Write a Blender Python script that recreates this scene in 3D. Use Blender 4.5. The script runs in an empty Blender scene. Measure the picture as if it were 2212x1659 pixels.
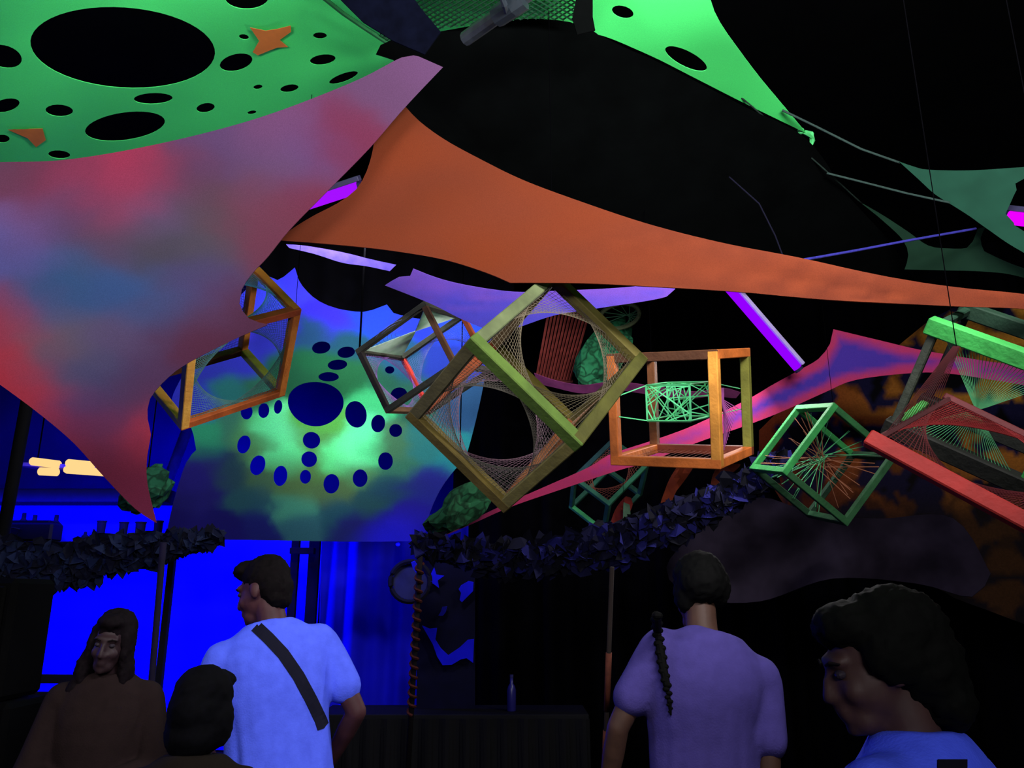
import bpy, bmesh, math, random
from mathutils import Vector, Matrix, Euler, noise
from mathutils.geometry import delaunay_2d_cdt
from mathutils.bvhtree import BVHTree

random.seed(7)
S = bpy.context.scene
COL = S.collection
R = math.radians

# ------------------------------------------------------------------ camera
W, H, FOC = 2212.0, 1659.0, 1703.0
PITCH = R(15)
CAM = Vector((0, 0, 1.65))
cd = bpy.data.cameras.new('camera')
cam = bpy.data.objects.new('camera', cd)
COL.objects.link(cam)
cam.location = CAM
cam.rotation_euler = (R(90) + PITCH, 0, 0)
cd.sensor_fit = 'HORIZONTAL'
cd.sensor_width = 36.0
cd.lens = 36.0 * FOC / W
cd.clip_start = 0.05
cd.clip_end = 60
S.camera = cam

# ------------------------------------------------------------------ world, lamps, exposure
S.view_settings.view_transform = 'Standard'
S.view_settings.look = 'None'
S.view_settings.gamma = 1.0
S.view_settings.use_curve_mapping = False
S.view_settings.exposure = 0.0
wd = bpy.data.worlds.new('night')
S.world = wd
wd.use_nodes = True
wd.node_tree.nodes['Background'].inputs[0].default_value = (0.5, 0.5, 1.0, 1)
wd.node_tree.nodes['Background'].inputs[1].default_value = 0.004


def area(name, loc, target, size, power, colour, spread=180):
    l = bpy.data.lights.new(name, 'AREA')
    l.shape = 'RECTANGLE'
    l.size, l.size_y = size
    l.energy = power
    l.color = colour
    l.spread = R(spread)
    o = bpy.data.objects.new(name, l)
    COL.objects.link(o)
    o.location = loc
    o.rotation_euler = (Vector(target) - Vector(loc)).to_track_quat('-Z', 'Y').to_euler()
    return o


UV = (1.0, 0.97, 1.0)          # the black light as the fluorescent paint answers it
BLUE = (0.0, 0.0, 1.0)
# unseen area lamps added to stand in for the dance floor's black light
area('uv_key_front', (1.15, 1.0, 3.4), (0.7, 4.6, 4.3), (1.6, 0.25), 150, UV)
area('uv_fill_behind', (0.7, -1.6, 2.5), (-0.9, 3.6, 2.5), (1.2, 0.2), 46, UV)  # added fill for the profile face and the amber cube
area('uv_fill_left', (-1.7, 0.7, 3.0), (-1.9, 4, 4.2), (1.2, 0.2), 48, UV)  # added fill for the left of the canopy and the tie-dye
area('uv_fill_booth', (-1.0, 4.70, 3.92), (-1.75, 6.8, 2.9), (0.9, 0.1), 31, UV, 130)  # added fill hidden behind the orange sail, brightens the backdrop
# blue stage floods behind the backdrop that wash the back of the booth
area('stage_flood_blue', (-3.9, 7.7, 2.9), (-3.9, 9.3, 1.4), (2.2, 0.3), 230, BLUE)
area('stage_flood_blue_low', (-3.9, 7.7, 0.3), (-3.9, 9.3, 1.5), (2.2, 0.3), 120, BLUE)
area('stage_flood_blue_upper', (-2.2, 7.9, 5.2), (-2.2, 9.5, 3.5), (2.6, 0.3), 9, BLUE)
area('blue_fill_side', (-4.2, 3.6, 2.4), (-1.0, 3.0, 1.4), (0.6, 0.3), 22, (0.02, 0.05, 1.0))  # unseen blue fill added for the man in the white shirt

# ------------------------------------------------------------------ picture-to-place helpers
F_ = Vector((0, math.cos(PITCH), math.sin(PITCH)))
U_ = Vector((0, -math.sin(PITCH), math.cos(PITCH)))
X_ = Vector((1, 0, 0))


def ray(px, py):
    return F_ + X_ * ((px - W / 2) / FOC) + U_ * ((H / 2 - py) / FOC)


def P(px, py, d):
    return CAM + ray(px, py) * d


def lin(c):
    out = []
    for v in c[:3]:
        v = v / 255.0
        out.append(v / 12.92 if v <= 0.04045 else ((v + 0.055) / 1.055) ** 2.4)
    return out


def tag(o, label=None, cat=None, group=None, kind=None):
    if label: o['label'] = label
    if cat: o['category'] = cat
    if group: o['group'] = group
    if kind: o['kind'] = kind
    return o


# ------------------------------------------------------------------ materials
MATS = {}


def mat(name, rgb, rough=0.85, var=0.12, scale=30.0, spec=0.15, bump=0.0, bscale=200.0, transl=0.0, lr=False):
    """procedural cloth, paint, wood: base colour modulated by noise; rgb is 0-255"""
    if name in MATS: return MATS[name]
    m = bpy.data.materials.new(name)
    m.use_nodes = True
    nt = m.node_tree
    b = nt.nodes['Principled BSDF']
    b.inputs['Roughness'].default_value = rough
    b.inputs['Specular IOR Level'].default_value = spec
    c = rgb if lr else lin(rgb)
    tc = nt.nodes.new('ShaderNodeTexCoord')
    nz = nt.nodes.new('ShaderNodeTexNoise')
    nz.inputs['Scale'].default_value = scale
    nz.inputs['Detail'].default_value = 4
    nt.links.new(tc.outputs['Object'], nz.inputs['Vector'])
    rp = nt.nodes.new('ShaderNodeValToRGB')
    rp.color_ramp.elements[0].position = 0.3
    rp.color_ramp.elements[1].position = 0.7
    rp.color_ramp.elements[0].color = [max(0, x * (1 - var)) for x in c] + [1]
    rp.color_ramp.elements[1].color = [min(1, x * (1 + var)) for x in c] + [1]
    nt.links.new(nz.outputs['Fac'], rp.inputs['Fac'])
    nt.links.new(rp.outputs['Color'], b.inputs['Base Color'])
    if bump:
        n2 = nt.nodes.new('ShaderNodeTexNoise')
        n2.inputs['Scale'].default_value = bscale
        nt.links.new(tc.outputs['Object'], n2.inputs['Vector'])
        bp = nt.nodes.new('ShaderNodeBump')
        bp.inputs['Strength'].default_value = bump
        bp.inputs['Distance'].default_value = 0.01
        nt.links.new(n2.outputs['Fac'], bp.inputs['Height'])
        nt.links.new(bp.outputs['Normal'], b.inputs['Normal'])
    MATS[name] = m
    return m


def dyed(name, rough=0.9, grain=0.10, gscale=260.0):
    """cloth whose dye pattern lives on the mesh (attribute 'dye') with a woven grain on top"""
    if name in MATS: return MATS[name]
    m = bpy.data.materials.new(name)
    m.use_nodes = True
    nt = m.node_tree
    b = nt.nodes['Principled BSDF']
    b.inputs['Roughness'].default_value = rough
    b.inputs['Specular IOR Level'].default_value = 0.1
    at = nt.nodes.new('ShaderNodeAttribute')
    at.attribute_name = 'dye'
    tc = nt.nodes.new('ShaderNodeTexCoord')
    nz = nt.nodes.new('ShaderNodeTexNoise')
    nz.inputs['Scale'].default_value = gscale
    nz.inputs['Detail'].default_value = 2
    nt.links.new(tc.outputs['Object'], nz.inputs['Vector'])
    mr = nt.nodes.new('ShaderNodeMapRange')
    mr.inputs['From Min'].default_value = 0.3
    mr.inputs['From Max'].default_value = 0.7
    mr.inputs['To Min'].default_value = 1 - grain
    mr.inputs['To Max'].default_value = 1 + grain
    nt.links.new(nz.outputs['Fac'], mr.inputs['Value'])
    mx = nt.nodes.new('ShaderNodeVectorMath')
    mx.operation = 'SCALE'
    nt.links.new(at.outputs['Color'], mx.inputs[0])
    nt.links.new(mr.outputs['Result'], mx.inputs['Scale'])
    nt.links.new(mx.outputs['Vector'], b.inputs['Base Color'])
    MATS[name] = m
    return m


def glow(name, rgb, strength):
    if name in MATS: return MATS[name]
    m = bpy.data.materials.new(name)
    m.use_nodes = True
    nt = m.node_tree
    nt.nodes.remove(nt.nodes['Principled BSDF'])
    e = nt.nodes.new('ShaderNodeEmission')
    e.inputs[0].default_value = (*rgb, 1)
    e.inputs[1].default_value = strength
    nt.links.new(e.outputs[0], nt.nodes['Material Output'].inputs[0])
    MATS[name] = m
    return m


# ------------------------------------------------------------------ mesh helpers
def solid(bm, thickness):
    bm.normal_update()
    bmesh.ops.solidify(bm, geom=bm.faces[:], thickness=thickness)


def link(name, me, m, parent=None):
    o = bpy.data.objects.new(name, me)
    COL.objects.link(o)
    if m: me.materials.append(m)
    if parent is not None:
        o.parent = parent
    return o


def obj(name, bm, m, parent=None, smooth=False, local=None):
    """link a bmesh holding world coordinates; under an Empty parent they are moved to its frame"""
    org = None
    if parent is not None and parent.type == 'EMPTY':
        org = parent.location.copy()
    elif local is not None:
        org = Vector(local)
    if org is not None:
        bmesh.ops.translate(bm, verts=bm.verts, vec=-org)
    me = bpy.data.meshes.new(name)
    bm.to_mesh(me)
    bm.free()
    if smooth:
        for p in me.polygons: p.use_smooth = True
    o = link(name, me, m, parent)
    if local is not None and parent is None:
        o.location = local
    return o


def empty(name, loc, label, cat, group=None):
    o = bpy.data.objects.new(name, None)
    COL.objects.link(o)
    o.location = loc
    o.empty_display_size = 0.1
    return tag(o, label, cat, group)


def frame_of(d, up=Vector((0, 0, 1))):
    d = d.normalized()
    if abs(d.dot(up)) > 0.97: up = Vector((0, 1, 0))
    a = d.cross(up).normalized()
    return a, a.cross(d).normalized()


def add_tube(bm, pts, r, n=6, cap=True):
    """tube along points; r a number or a list"""
    pts = [Vector(p) for p in pts]
    rs = r if isinstance(r, (list, tuple)) else [r] * len(pts)
    rings = []
    for i, p in enumerate(pts):
        d = (pts[min(i + 1, len(pts) - 1)] - pts[max(i - 1, 0)])
        a, b = frame_of(d)
        rings.append([bm.verts.new(p + (a * math.cos(2 * math.pi * k / n) + b * math.sin(2 * math.pi * k / n)) * rs[i]) for k in range(n)])
    for q in range(len(rings) - 1):
        for k in range(n):
            bm.faces.new((rings[q][k], rings[q][(k + 1) % n], rings[q + 1][(k + 1) % n], rings[q + 1][k]))
    if cap:
        bm.faces.new(rings[0][::-1])
        bm.faces.new(rings[-1])


def add_box(bm, M, sx, sy, sz, bev=0.0):
    r = bmesh.ops.create_cube(bm, size=1.0, matrix=M @ Matrix.Diagonal((sx, sy, sz, 1)))
    if bev:
        es = list({e for v in r['verts'] for e in v.link_edges})
        bmesh.ops.bevel(bm, geom=es, offset=bev, segments=1, affect='EDGES', profile=0.5)


def add_bar(bm, a, b, w, h=None, bev=0.004, up=Vector((0, 0, 1)), ext=0.0):
    a, b = Vector(a), Vector(b)
    d = (b - a)
    L = d.length + 2 * ext
    d.normalize()
    s, t = frame_of(d, up)
    M = Matrix((s.to_4d(), t.to_4d(), d.to_4d(), (0, 0, 0, 1))).transposed()
    for i in range(3): M[3][i] = 0
    M = Matrix.Translation((a + b) / 2) @ M.to_3x3().to_4x4()
    add_box(bm, M, w, h or w, L, bev)


def add_ell(bm, c, r, rot=None, u=16, v=10):
    M = Matrix.Translation(c)
    if rot is not None: M = M @ rot.to_matrix().to_4x4() if not isinstance(rot, Matrix) else M @ rot
    bmesh.ops.create_uvsphere(bm, u_segments=u, v_segments=v, radius=1.0, matrix=M @ Matrix.Diagonal((r[0], r[1], r[2], 1)))


def add_caps(bm, pts, n=14):
    """chain of spheres and cones, pts = [(pos, radius)...]: a tapered limb"""
    for p, r in pts:
        bmesh.ops.create_uvsphere(bm, u_segments=n, v_segments=8, radius=r, matrix=Matrix.Translation(p))
    for (p, r), (q, s) in zip(pts, pts[1:]):
        add_tube(bm, [p, q], [r, s], n)


def remeshed(bm, voxel, smooth=2, factor=0.5):
    me = bpy.data.meshes.new('tmp')
    bm.to_mesh(me)
    bm.free()
    o = bpy.data.objects.new('tmp', me)
    COL.objects.link(o)
    md = o.modifiers.new('r', 'REMESH')
    md.mode = 'VOXEL'
    md.voxel_size = voxel
    if smooth:
        sm = o.modifiers.new('s', 'SMOOTH')
        sm.iterations = smooth
        sm.factor = factor
    dg = bpy.context.evaluated_depsgraph_get()
    ev = o.evaluated_get(dg)
    out = bpy.data.meshes.new_from_object(ev)
    bpy.data.objects.remove(o)
    bpy.data.meshes.remove(me)
    for p in out.polygons: p.use_smooth = True
    return out


# ------------------------------------------------------------------ stretched cloths
def spline(pts, step=14.0, closed=True, sharp=()):
    """Catmull-Rom outline; indices in sharp keep a corner"""
    n = len(pts)
    out = []
    for i in range(n if closed else n - 1):
        p1, p2 = pts[i], pts[(i + 1) % n]
        p0 = pts[(i - 1) % n] if i not in sharp else p1
        p3 = pts[(i + 2) % n] if (i + 1) % n not in sharp else p2
        L = math.hypot(p2[0] - p1[0], p2[1] - p1[1])
        k = max(1, int(L / step))
        for j in range(k):
            t = j / k
            out.append(tuple(0.5 * ((2 * p1[a]) + (-p0[a] + p2[a]) * t + (2 * p0[a] - 5 * p1[a] + 4 * p2[a] - p3[a]) * t * t + (-p0[a] + 3 * p1[a] - 3 * p2[a] + p3[a]) * t ** 3) for a in (0, 1)))
    return out


def inside(p, poly):
    x, y = p
    r = False
    j = len(poly) - 1
    for i in range(len(poly)):
        xi, yi = poly[i]
        xj, yj = poly[j]
        if (yi > y) != (yj > y) and x < (xj - xi) * (y - yi) / (yj - yi) + xi:
            r = not r
        j = i
    return r


def edge_dist(p, poly):
    best = 1e9
    for i in range(len(poly)):
        ax, ay = poly[i]
        bx, by = poly[(i + 1) % len(poly)]
        dx, dy = bx - ax, by - ay
        t = max(0, min(1, ((p[0] - ax) * dx + (p[1] - ay) * dy) / (dx * dx + dy * dy + 1e-9)))
        best = min(best, math.hypot(p[0] - ax - dx * t, p[1] - ay - dy * t))
    return best


def ellipse(c, rx, ry, tilt=0, n=26, egg=0.0):
    t = R(tilt)
    out = []
    for k in range(n):
        a = 2 * math.pi * k / n
        x, y = rx * math.cos(a) * (1 - egg * math.sin(a)), ry * math.sin(a)
        out.append((c[0] + x * math.cos(t) - y * math.sin(t), c[1] + x * math.sin(t) + y * math.cos(t)))
    return out


def plane_depth(anchors):
    """depth of the flat cloth through three or more corner points"""
    pts = [P(*a) for a in anchors]
    c = sum(pts, Vector()) / len(pts)
    n = (pts[1] - pts[0]).cross(pts[2] - pts[0]).normalized()
    return lambda x, y: max(0.3, (c - CAM).dot(n) / ray(x, y).dot(n))


def sheet(name, outline, depth, m, label, cat, holes=(), res=26, thick=0.004, colour=None, parent=None, group=None, kind=None, smooth=True):
    vs, es = [], []

    def loop(pts):
        s = len(vs)
        vs.extend(Vector(p) for p in pts)
        es.extend((s + i, s + (i + 1) % len(pts)) for i in range(len(pts)))
    loop(outline)
    for h in holes: loop(h)
    xs = [p[0] for p in outline]
    ys = [p[1] for p in outline]
    y = min(ys) + res / 2
    row = 0
    while y < max(ys):
        x = min(xs) + (res / 2 if row % 2 else res)
        while x < max(xs):
            q = (x + random.uniform(-1, 1) * res * 0.1, y + random.uniform(-1, 1) * res * 0.1)
            if inside(q, outline) and edge_dist(q, outline) > res * 0.35:
                if not any(inside(q, h) or edge_dist(q, h) < res * 0.3 for h in holes):
                    vs.append(Vector(q))
            x += res
        y += res * 0.87
        row += 1
    ov, oe, of, *_ = delaunay_2d_cdt(vs, es, [], 0, 1e-4)
    bm = bmesh.new()
    org = P(*outline[0], depth(*outline[0]))
    lay = bm.verts.layers.float_color.new('dye') if colour else None
    bv = [bm.verts.new(P(v.x, v.y, depth(v.x, v.y)) - org) for v in ov]
    for f in of:
        c = (sum(ov[i].x for i in f) / len(f), sum(ov[i].y for i in f) / len(f))
        if not inside(c, outline) or any(inside(c, h) for h in holes): continue
        try: bm.faces.new([bv[i] for i in f])
        except ValueError: pass
    if colour:
        for v, p in zip(bv, ov):
            c = colour(p.x, p.y)
            v[lay] = (*c, 1)
    bmesh.ops.delete(bm, geom=[v for v in bm.verts if not v.link_faces], context='VERTS')
    bmesh.ops.recalc_face_normals(bm, faces=bm.faces)
    bm.normal_update()
    # cloth thickness
    solid(bm, thickness=thick)
    bm.normal_update()
    for e in bm.edges:
        if len(e.link_faces) != 2 or e.calc_face_angle(0) > 0.7: e.smooth = False
    me = bpy.data.meshes.new(name)
    bm.to_mesh(me)
    bm.free()
    if smooth:
        for p in me.polygons: p.use_smooth = True
    o = link(name, me, m)
    if parent is not None:
        o.location = org - parent.location
        o.parent = parent
    else:
        o.location = org
    return tag(o, label, cat, group, kind)


def blend(points, sigma):
    """dye colour laid on as overlapping soaked spots"""
    pts = [(x, y, lin(c)) for x, y, c in points]

    def f(x, y):
        x2 = x + 26 * noise.noise(Vector((x / 60, y / 45, 0.3))) + 10 * noise.noise(Vector((x / 21, y / 18, 4)))
        y2 = y + 18 * noise.noise(Vector((x / 70, y / 40, 7.7)))
        sw = 1e-12
        acc = [0, 0, 0]
        for px, py, c in pts:
            w = math.exp(-((x2 - px) ** 2 + ((y2 - py) * 1.25) ** 2) / (2 * sigma * sigma))
            sw += w
            for k in range(3): acc[k] += w * c[k]
        return [a / sw for a in acc]
    return f


def tint(f, k):
    return lambda x, y: [c * k for c in f(x, y)]


# ================================================================== the setting
black = mat('tent_black', (4, 5, 5), 0.95, 0.3, 3, 0.03)
floor_m = mat('trodden_ground', (26, 22, 20), 0.95, 0.35, 8, bump=0.4, bscale=40)
wall_navy = mat('back_wall_blue', (3, 3, 82), 0.9, 0.15, 2)  # kept darker than the back cloth, weaker light put into the colour


def slab(name, verts, m):
    bm = bmesh.new()
    bm.faces.new([bm.verts.new(v) for v in verts])
    solid(bm, thickness=0.04)
    o = obj(name, bm, m)
    o['kind'] = 'structure'
    return o


slab('floor', [(-6.5, -4, 0), (6.5, -4, 0), (6.5, 9.6, 0), (-6.5, 9.6, 0)], floor_m)
slab('wall_back', [(-6.5, 9.5, 0), (6.5, 9.5, 0), (6.5, 9.5, 6.2), (-6.5, 9.5, 6.2)], wall_navy)
slab('wall_left', [(-6.4, -4, 0), (-6.4, 9.6, 0), (-6.4, 9.6, 6.2), (-6.4, -4, 6.2)], black)
slab('wall_right', [(6.4, -4, 0), (6.4, 9.6, 0), (6.4, 9.6, 6.2), (6.4, -4, 6.2)], black)
# tent roof: black cloth in long sagging bays between ridge seams
bm = bmesh.new()
NX, NY = 52, 30
grid = []
for i in range(NX + 1):
    row = []
    for j in range(NY + 1):
        x = -6.5 + 13 * i / NX
        y = -4.1 + 13.8 * j / NY
        z = 6.1 - 0.07 * abs(x) - 0.10 * abs(math.sin(math.pi * (x + 6.5) / 2.6)) + 0.03 * noise.noise(Vector((x, y, 0)))
        row.append(bm.verts.new((x, y, z)))
    grid.append(row)
for i in range(NX):
    for j in range(NY):
        bm.faces.new((grid[i][j], grid[i][j + 1], grid[i + 1][j + 1], grid[i + 1][j]))
solid(bm, thickness=-0.02)
o = obj('ceiling', bm, black, smooth=True)
o['kind'] = 'structure'

def ceil_z(x, y): return 6.1 - 0.07 * abs(x) - 0.10 * abs(math.sin(math.pi * (x + 6.5) / 2.6)) + 0.03 * noise.noise(Vector((x, y, 0)))


# black drape that closes the right half of the back
bm = bmesh.new()
prof = []
for i in range(161):
    x = -0.62 + 7.0 * i / 160
    prof.append((x, 8.35 + 0.07 * math.sin(x * 11) + 0.03 * math.sin(x * 27 + 1)))
ra = [bm.verts.new((x, y, 0.01)) for x, y in prof]
rb = [bm.verts.new((x, y, 5.55)) for x, y in prof]
for i in range(160): bm.faces.new((ra[i], ra[i + 1], rb[i + 1], rb[i]))
solid(bm, thickness=0.01)
tag(obj('black_drape', bm, mat('drape_black', (5, 5, 9), 0.95, 0.3, 5, 0.03), smooth=True),
    'tall black cloth drape closing off the back right of the tent', 'curtain')

# bright cloth added over the lower back wall, blue wash put into its colour
bm = bmesh.new()
prof = []
for i in range(121):
    x = -6.2 + 4.0 * i / 120
    prof.append((x, 9.30 + 0.025 * math.sin(x * 5.3) + 0.012 * math.sin(x * 13)))
ra = [bm.verts.new((x, y, 0.02)) for x, y in prof]
rb = [bm.verts.new((x, y, 2.62 + 0.03 * math.sin(x * 4))) for x, y in prof]
for i in range(120): bm.faces.new((ra[i], ra[i + 1], rb[i + 1], rb[i]))
solid(bm, thickness=0.008)
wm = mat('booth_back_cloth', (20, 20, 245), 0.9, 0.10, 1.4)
back_cloth = tag(obj('back_cloth', bm, wm, smooth=True), 'added cloth with the blue wash in its colour, on the wall behind the dancers', 'cloth')

# ================================================================== cloths overhead
GREEN = lin((78, 236, 116))


def canopy_d(x, y):
    yc = (H / 2 - y) / FOC
    zz = 4.32 + 0.05 * math.sin(x / 310.0) + 0.03 * math.sin(x / 90.0 + y / 70.0)
    return (zz - CAM.z) / (math.sin(PITCH) + math.cos(PITCH) * yc)


can_out = spline([(-180, -160), (-180, 395), (0, 385), (150, 376), (350, 342), (560, 288), (760, 208), (880, 152), (925, 135), (1050, 118), (1180, 108), (1262, 100), (1288, 74),
                  (1400, 118), (1500, 168), (1610, 224), (1742, 288), (1700, 238), (1640, 166), (1592, 102), (1556, 50), (1535, 0), (1530, -70), (1570, -160)], 22,
                 sharp=(0, 1, 16, 23))
can_holes = [ellipse((265, 103), 200, 87, 4, 48), ellipse((8, 122), 40, 24, 15), ellipse((510, 135), 36, 18, -14), ellipse((533, -6), 48, 26, 0), ellipse((527, 80), 11, 6, 10, 12),
             ellipse((691, 77), 15, 7, 0, 14), ellipse((697, 129), 28, 11, -8, 18), ellipse((742, 168), 33, 9, -20, 18), ellipse((557, 188), 10, 5, -10, 12), ellipse((625, 191), 20, 8, -10, 16),
             ellipse((331, 213), 42, 12, -2, 22), ellipse((444, 233), 20, 10, -10, 16), ellipse((270, 273), 87, 30, -8, 36), ellipse((12, 228), 31, 14, -14, 18), ellipse((128, 239), 30, 13, 3, 18),
             ellipse((128, 334), 24, 9, 4, 16), ellipse((5, 300), 16, 9, 0, 14), ellipse((544, 243), 10, 4, -10, 12), ellipse((1345, 26), 24, 13, 15, 18), ellipse((1482, 127), 50, 17, 27, 26)]


def can_col(x, y):
    k = 1 + 0.10 * noise.noise(Vector((x / 140, y / 70, 0)))
    return [c * k for c in GREEN]


canopy = sheet('perforated_canopy', can_out, canopy_d, dyed('green_stretch_cloth', 0.9, 0.07), 'large glowing green stretched canopy full of round holes overhead', 'canopy', can_holes, 26, 0.004, can_col)
for nm, pts in (('orange_butterfly_patch', [(540, 59), (574, 66), (600, 62), (628, 55), (629, 68), (604, 86), (622, 101), (600, 102), (584, 108), (557, 119), (546, 112), (560, 88)]),
                ('orange_leaf_patch', [(16, 280), (92, 278), (99, 303), (78, 318), (60, 299)])):
    sheet('orange_patch', spline(pts, 6, sharp=range(len(pts))), lambda x, y: canopy_d(x, y) - 0.02, mat('orange_paint', (215, 125, 55), 0.9, 0.1, 12), 'orange patch sewn on the green cloth', None, (), 12, 0.002, None, canopy)
# knotted tail at the canopy corner
bm = bmesh.new()
kt = [P(1738, 286, 4.62), P(1752, 291, 4.60), P(1755, 303, 4.58), P(1749, 324, 4.57)]
add_tube(bm, kt, [0.014, 0.02, 0.016, 0.008], 6)
add_ell(bm, P(1730, 283, 4.62), (0.02, 0.02, 0.02), None, 8, 6)
bmesh.ops.translate(bm, verts=bm.verts, vec=-canopy.location)
me = bpy.data.meshes.new('corner_knot')
bm.to_mesh(me)
bm.free()
link('corner_knot', me, mat('green_tail', (90, 215, 125)), canopy)

# black cloth slung below the canopy
blk_out = spline([(812, 118), (822, 98), (852, 84), (920, 74), (1010, 58), (1080, 46), (1150, 41), (1230, 48), (1292, 72), (1400, 124), (1500, 175), (1610, 232), (1742, 300), (1830, 420),
                  (1920, 520), (1990, 625), (1700, 590), (1400, 510), (1130, 420), (960, 330), (880, 270), (850, 130)], 24, sharp=(15,))
blk_d = plane_depth([(820, 110, 3.75), (1742, 300, 4.35), (1400, 500, 4.6)])
sheet('black_awning', blk_out, blk_d, mat('awning_black', (3, 4, 4), 0.95, 0.35, 4, 0.02, bump=0.3, bscale=18), 'wide black cloth awning hung between green canopy and orange cloth', 'awning', (), 34, 0.005)

# dark netting in front of the middle of the canopy
net = empty('dark_netting', P(1000, 20, 3.3), 'dark mesh netting hung before the top middle of the green canopy', 'net')
bm = bmesh.new()


def net_d(x, y): return canopy_d(x, y) - 0.12


net_poly = [(690, -60), (838, 92), (880, 72), (1000, 56), (1150, 40), (1252, 46), (1262, -60)]
for sgn in (1, -1):
    c = -800
    while c < 2400:
        seg = []
        for k in range(120):
            y = -60 + k * 1.5
            x = c + sgn * y * 1.7
            if inside((x, y), net_poly): seg.append((x, y))
        if len(seg) > 3:
            a, b = seg[0], seg[-1]
            add_tube(bm, [P(*a, net_d(*a)), P(*b, net_d(*b))], 0.0042, 3, False)
        c += 18
o = obj('mesh_cords', bm, mat('net_cord', (22, 60, 38)), net)
o['kind'] = 'stuff'
bm = bmesh.new()
e1 = [P(x, y, net_d(x, y)) for x, y in ((690, -12), (740, 28), (790, 62), (836, 92))]
add_tube(bm, e1, 0.011, 6)
obj('edge_cord', bm, mat('edge_green', (30, 90, 50)), net)


def strap(pts, w, d, m, label, name='dark_strap', t=0.01, cat='strap', group=None):
    bm = bmesh.new()
    L, Rr = [], []
    for i, (x, y) in enumerate(pts):
        a = pts[max(i - 1, 0)]
        b = pts[min(i + 1, len(pts) - 1)]
        dx, dy = b[0] - a[0], b[1] - a[1]
        l = math.hypot(dx, dy)
        nx, ny = -dy / l, dx / l
        ww = w[i] if isinstance(w, (list, tuple)) else w
        dd = d[i] if isinstance(d, (list, tuple)) else d
        L.append(bm.verts.new(P(x + nx * ww / 2, y + ny * ww / 2, dd)))
        Rr.append(bm.verts.new(P(x - nx * ww / 2, y - ny * ww / 2, dd)))
    for i in range(len(pts) - 1): bm.faces.new((L[i], L[i + 1], Rr[i + 1], Rr[i]))
    bmesh.ops.recalc_face_normals(bm, faces=bm.faces)
    solid(bm, thickness=t)
    return tag(obj(name, bm, m, smooth=False), label, cat, group)


dk = mat('dark_webbing', (5, 7, 20), 0.9, 0.3, 20, 0.03)
strap([(780, -60), (830, 10), (880, 55), (935, 95)], [150, 120, 92, 60], 3.3, dk, 'broad dark navy sling crossing the mesh at the top', 'dark_sling')
strap([(1262, -60), (1262, 0), (1258, 40), (1266, 72)], [34, 36, 44, 40], 3.42, mat('strap_black', (3, 4, 4), spec=0.03), 'narrow black strap hanging beside the right green lobe', 'dark_strap')
# metal roof spar
sp = empty('roof_spar', P(1060, 45, 3.1), 'grey metal spar poking from the dark at top centre', 'spar')
bm = bmesh.new()
add_tube(bm, [P(1005, 84, 3.3), P(1112, 8, 3.1), P(1180, -45, 3.0)], 0.03, 10)
obj('tube', bm, mat('spar_metal', (46, 52, 56), 0.5, 0.3, 30, 0.4), sp)
bm = bmesh.new()
add_tube(bm, [P(1075, 35, 3.12), P(1110, 12, 3.05), P(1130, -2, 3.03)], 0.042, 10)
add_tube(bm, [P(1098, 40, 3.1), P(1090, 10, 3.0), P(1078, -20, 2.96)], 0.012, 8)
obj('clamp', bm, mat('spar_clamp', (26, 34, 40), 0.6, 0.2, 30, 0.3), sp)

# ---- tie-dyed sheet, the big one at the left
td_out = spline([(-200, 352), (0, 350), (150, 344), (350, 309), (560, 254), (760, 178), (868, 124), (905, 122), (957, 145), (872, 235), (800, 318), (700, 420), (625, 497), (578, 555),
                 (545, 590), (522, 625), (517, 655), (538, 688), (580, 701), (506, 733), (412, 781), (365, 814), (324, 861), (319, 905), (326, 939), (318, 985), (318, 1045), (338, 1130),
                 (291, 1098), (221, 1026), (160, 958), (90, 898), (0, 831), (-200, 690)], 16, sharp=(0, 7, 8, 18, 27, 33))
td_pts = [(0, 335, (95, 70, 95)), (50, 372, (112, 52, 78)), (150, 402, (142, 56, 86)), (300, 398, (172, 56, 88)), (250, 432, (152, 60, 92)), (400, 390, (112, 66, 98)), (500, 325, (100, 72, 115)),
          (600, 292, (122, 76, 118)), (735, 310, (125, 52, 82)), (850, 190, (112, 76, 114)), (930, 150, (116, 78, 120)), (150, 460, (86, 70, 108)), (330, 462, (92, 86, 124)), (450, 450, (96, 76, 88)),
          (560, 452, (124, 70, 92)), (640, 432, (126, 50, 72)), (600, 372, (106, 80, 114)), (655, 335, (104, 76, 130)), (50, 498, (118, 80, 128)), (20, 540, (95, 100, 172)), (150, 585, (58, 96, 144)),
          (250, 622, (58, 92, 148)), (100, 660, (62, 92, 144)), (230, 528, (95, 70, 92)), (350, 540, (76, 72, 78)), (450, 538, (86, 82, 92)), (550, 520, (118, 60, 82)), (430, 600, (82, 70, 124)),
          (480, 660, (96, 60, 92)), (380, 650, (74, 86, 134)), (20, 690, (156, 60, 82)), (130, 745, (112, 96, 104)), (240, 738, (102, 86, 124)), (200, 800, (58, 76, 118)), (120, 800, (85, 75, 112)),
          (40, 800, (178, 50, 66)), (300, 800, (90, 60, 98)), (430, 720, (102, 50, 76)), (520, 692, (86, 45, 70)), (90, 868, (182, 50, 66)), (170, 890, (78, 60, 112)), (280, 850, (85, 55, 92)),
          (170, 950, (148, 45, 70)), (230, 930, (85, 55, 98)), (312, 945, (186, 56, 78)), (250, 1005, (112, 40, 66)), (300, 1040, (136, 46, 78)), (330, 1110, (130, 46, 78)), (-120, 380, (120, 55, 80)),
          (-120, 600, (80, 95, 150)), (-120, 700, (170, 50, 70))]
td_plane = plane_depth([(957, 145, 3.25), (-100, 380, 2.75), (335, 1125, 2.75)])


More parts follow.
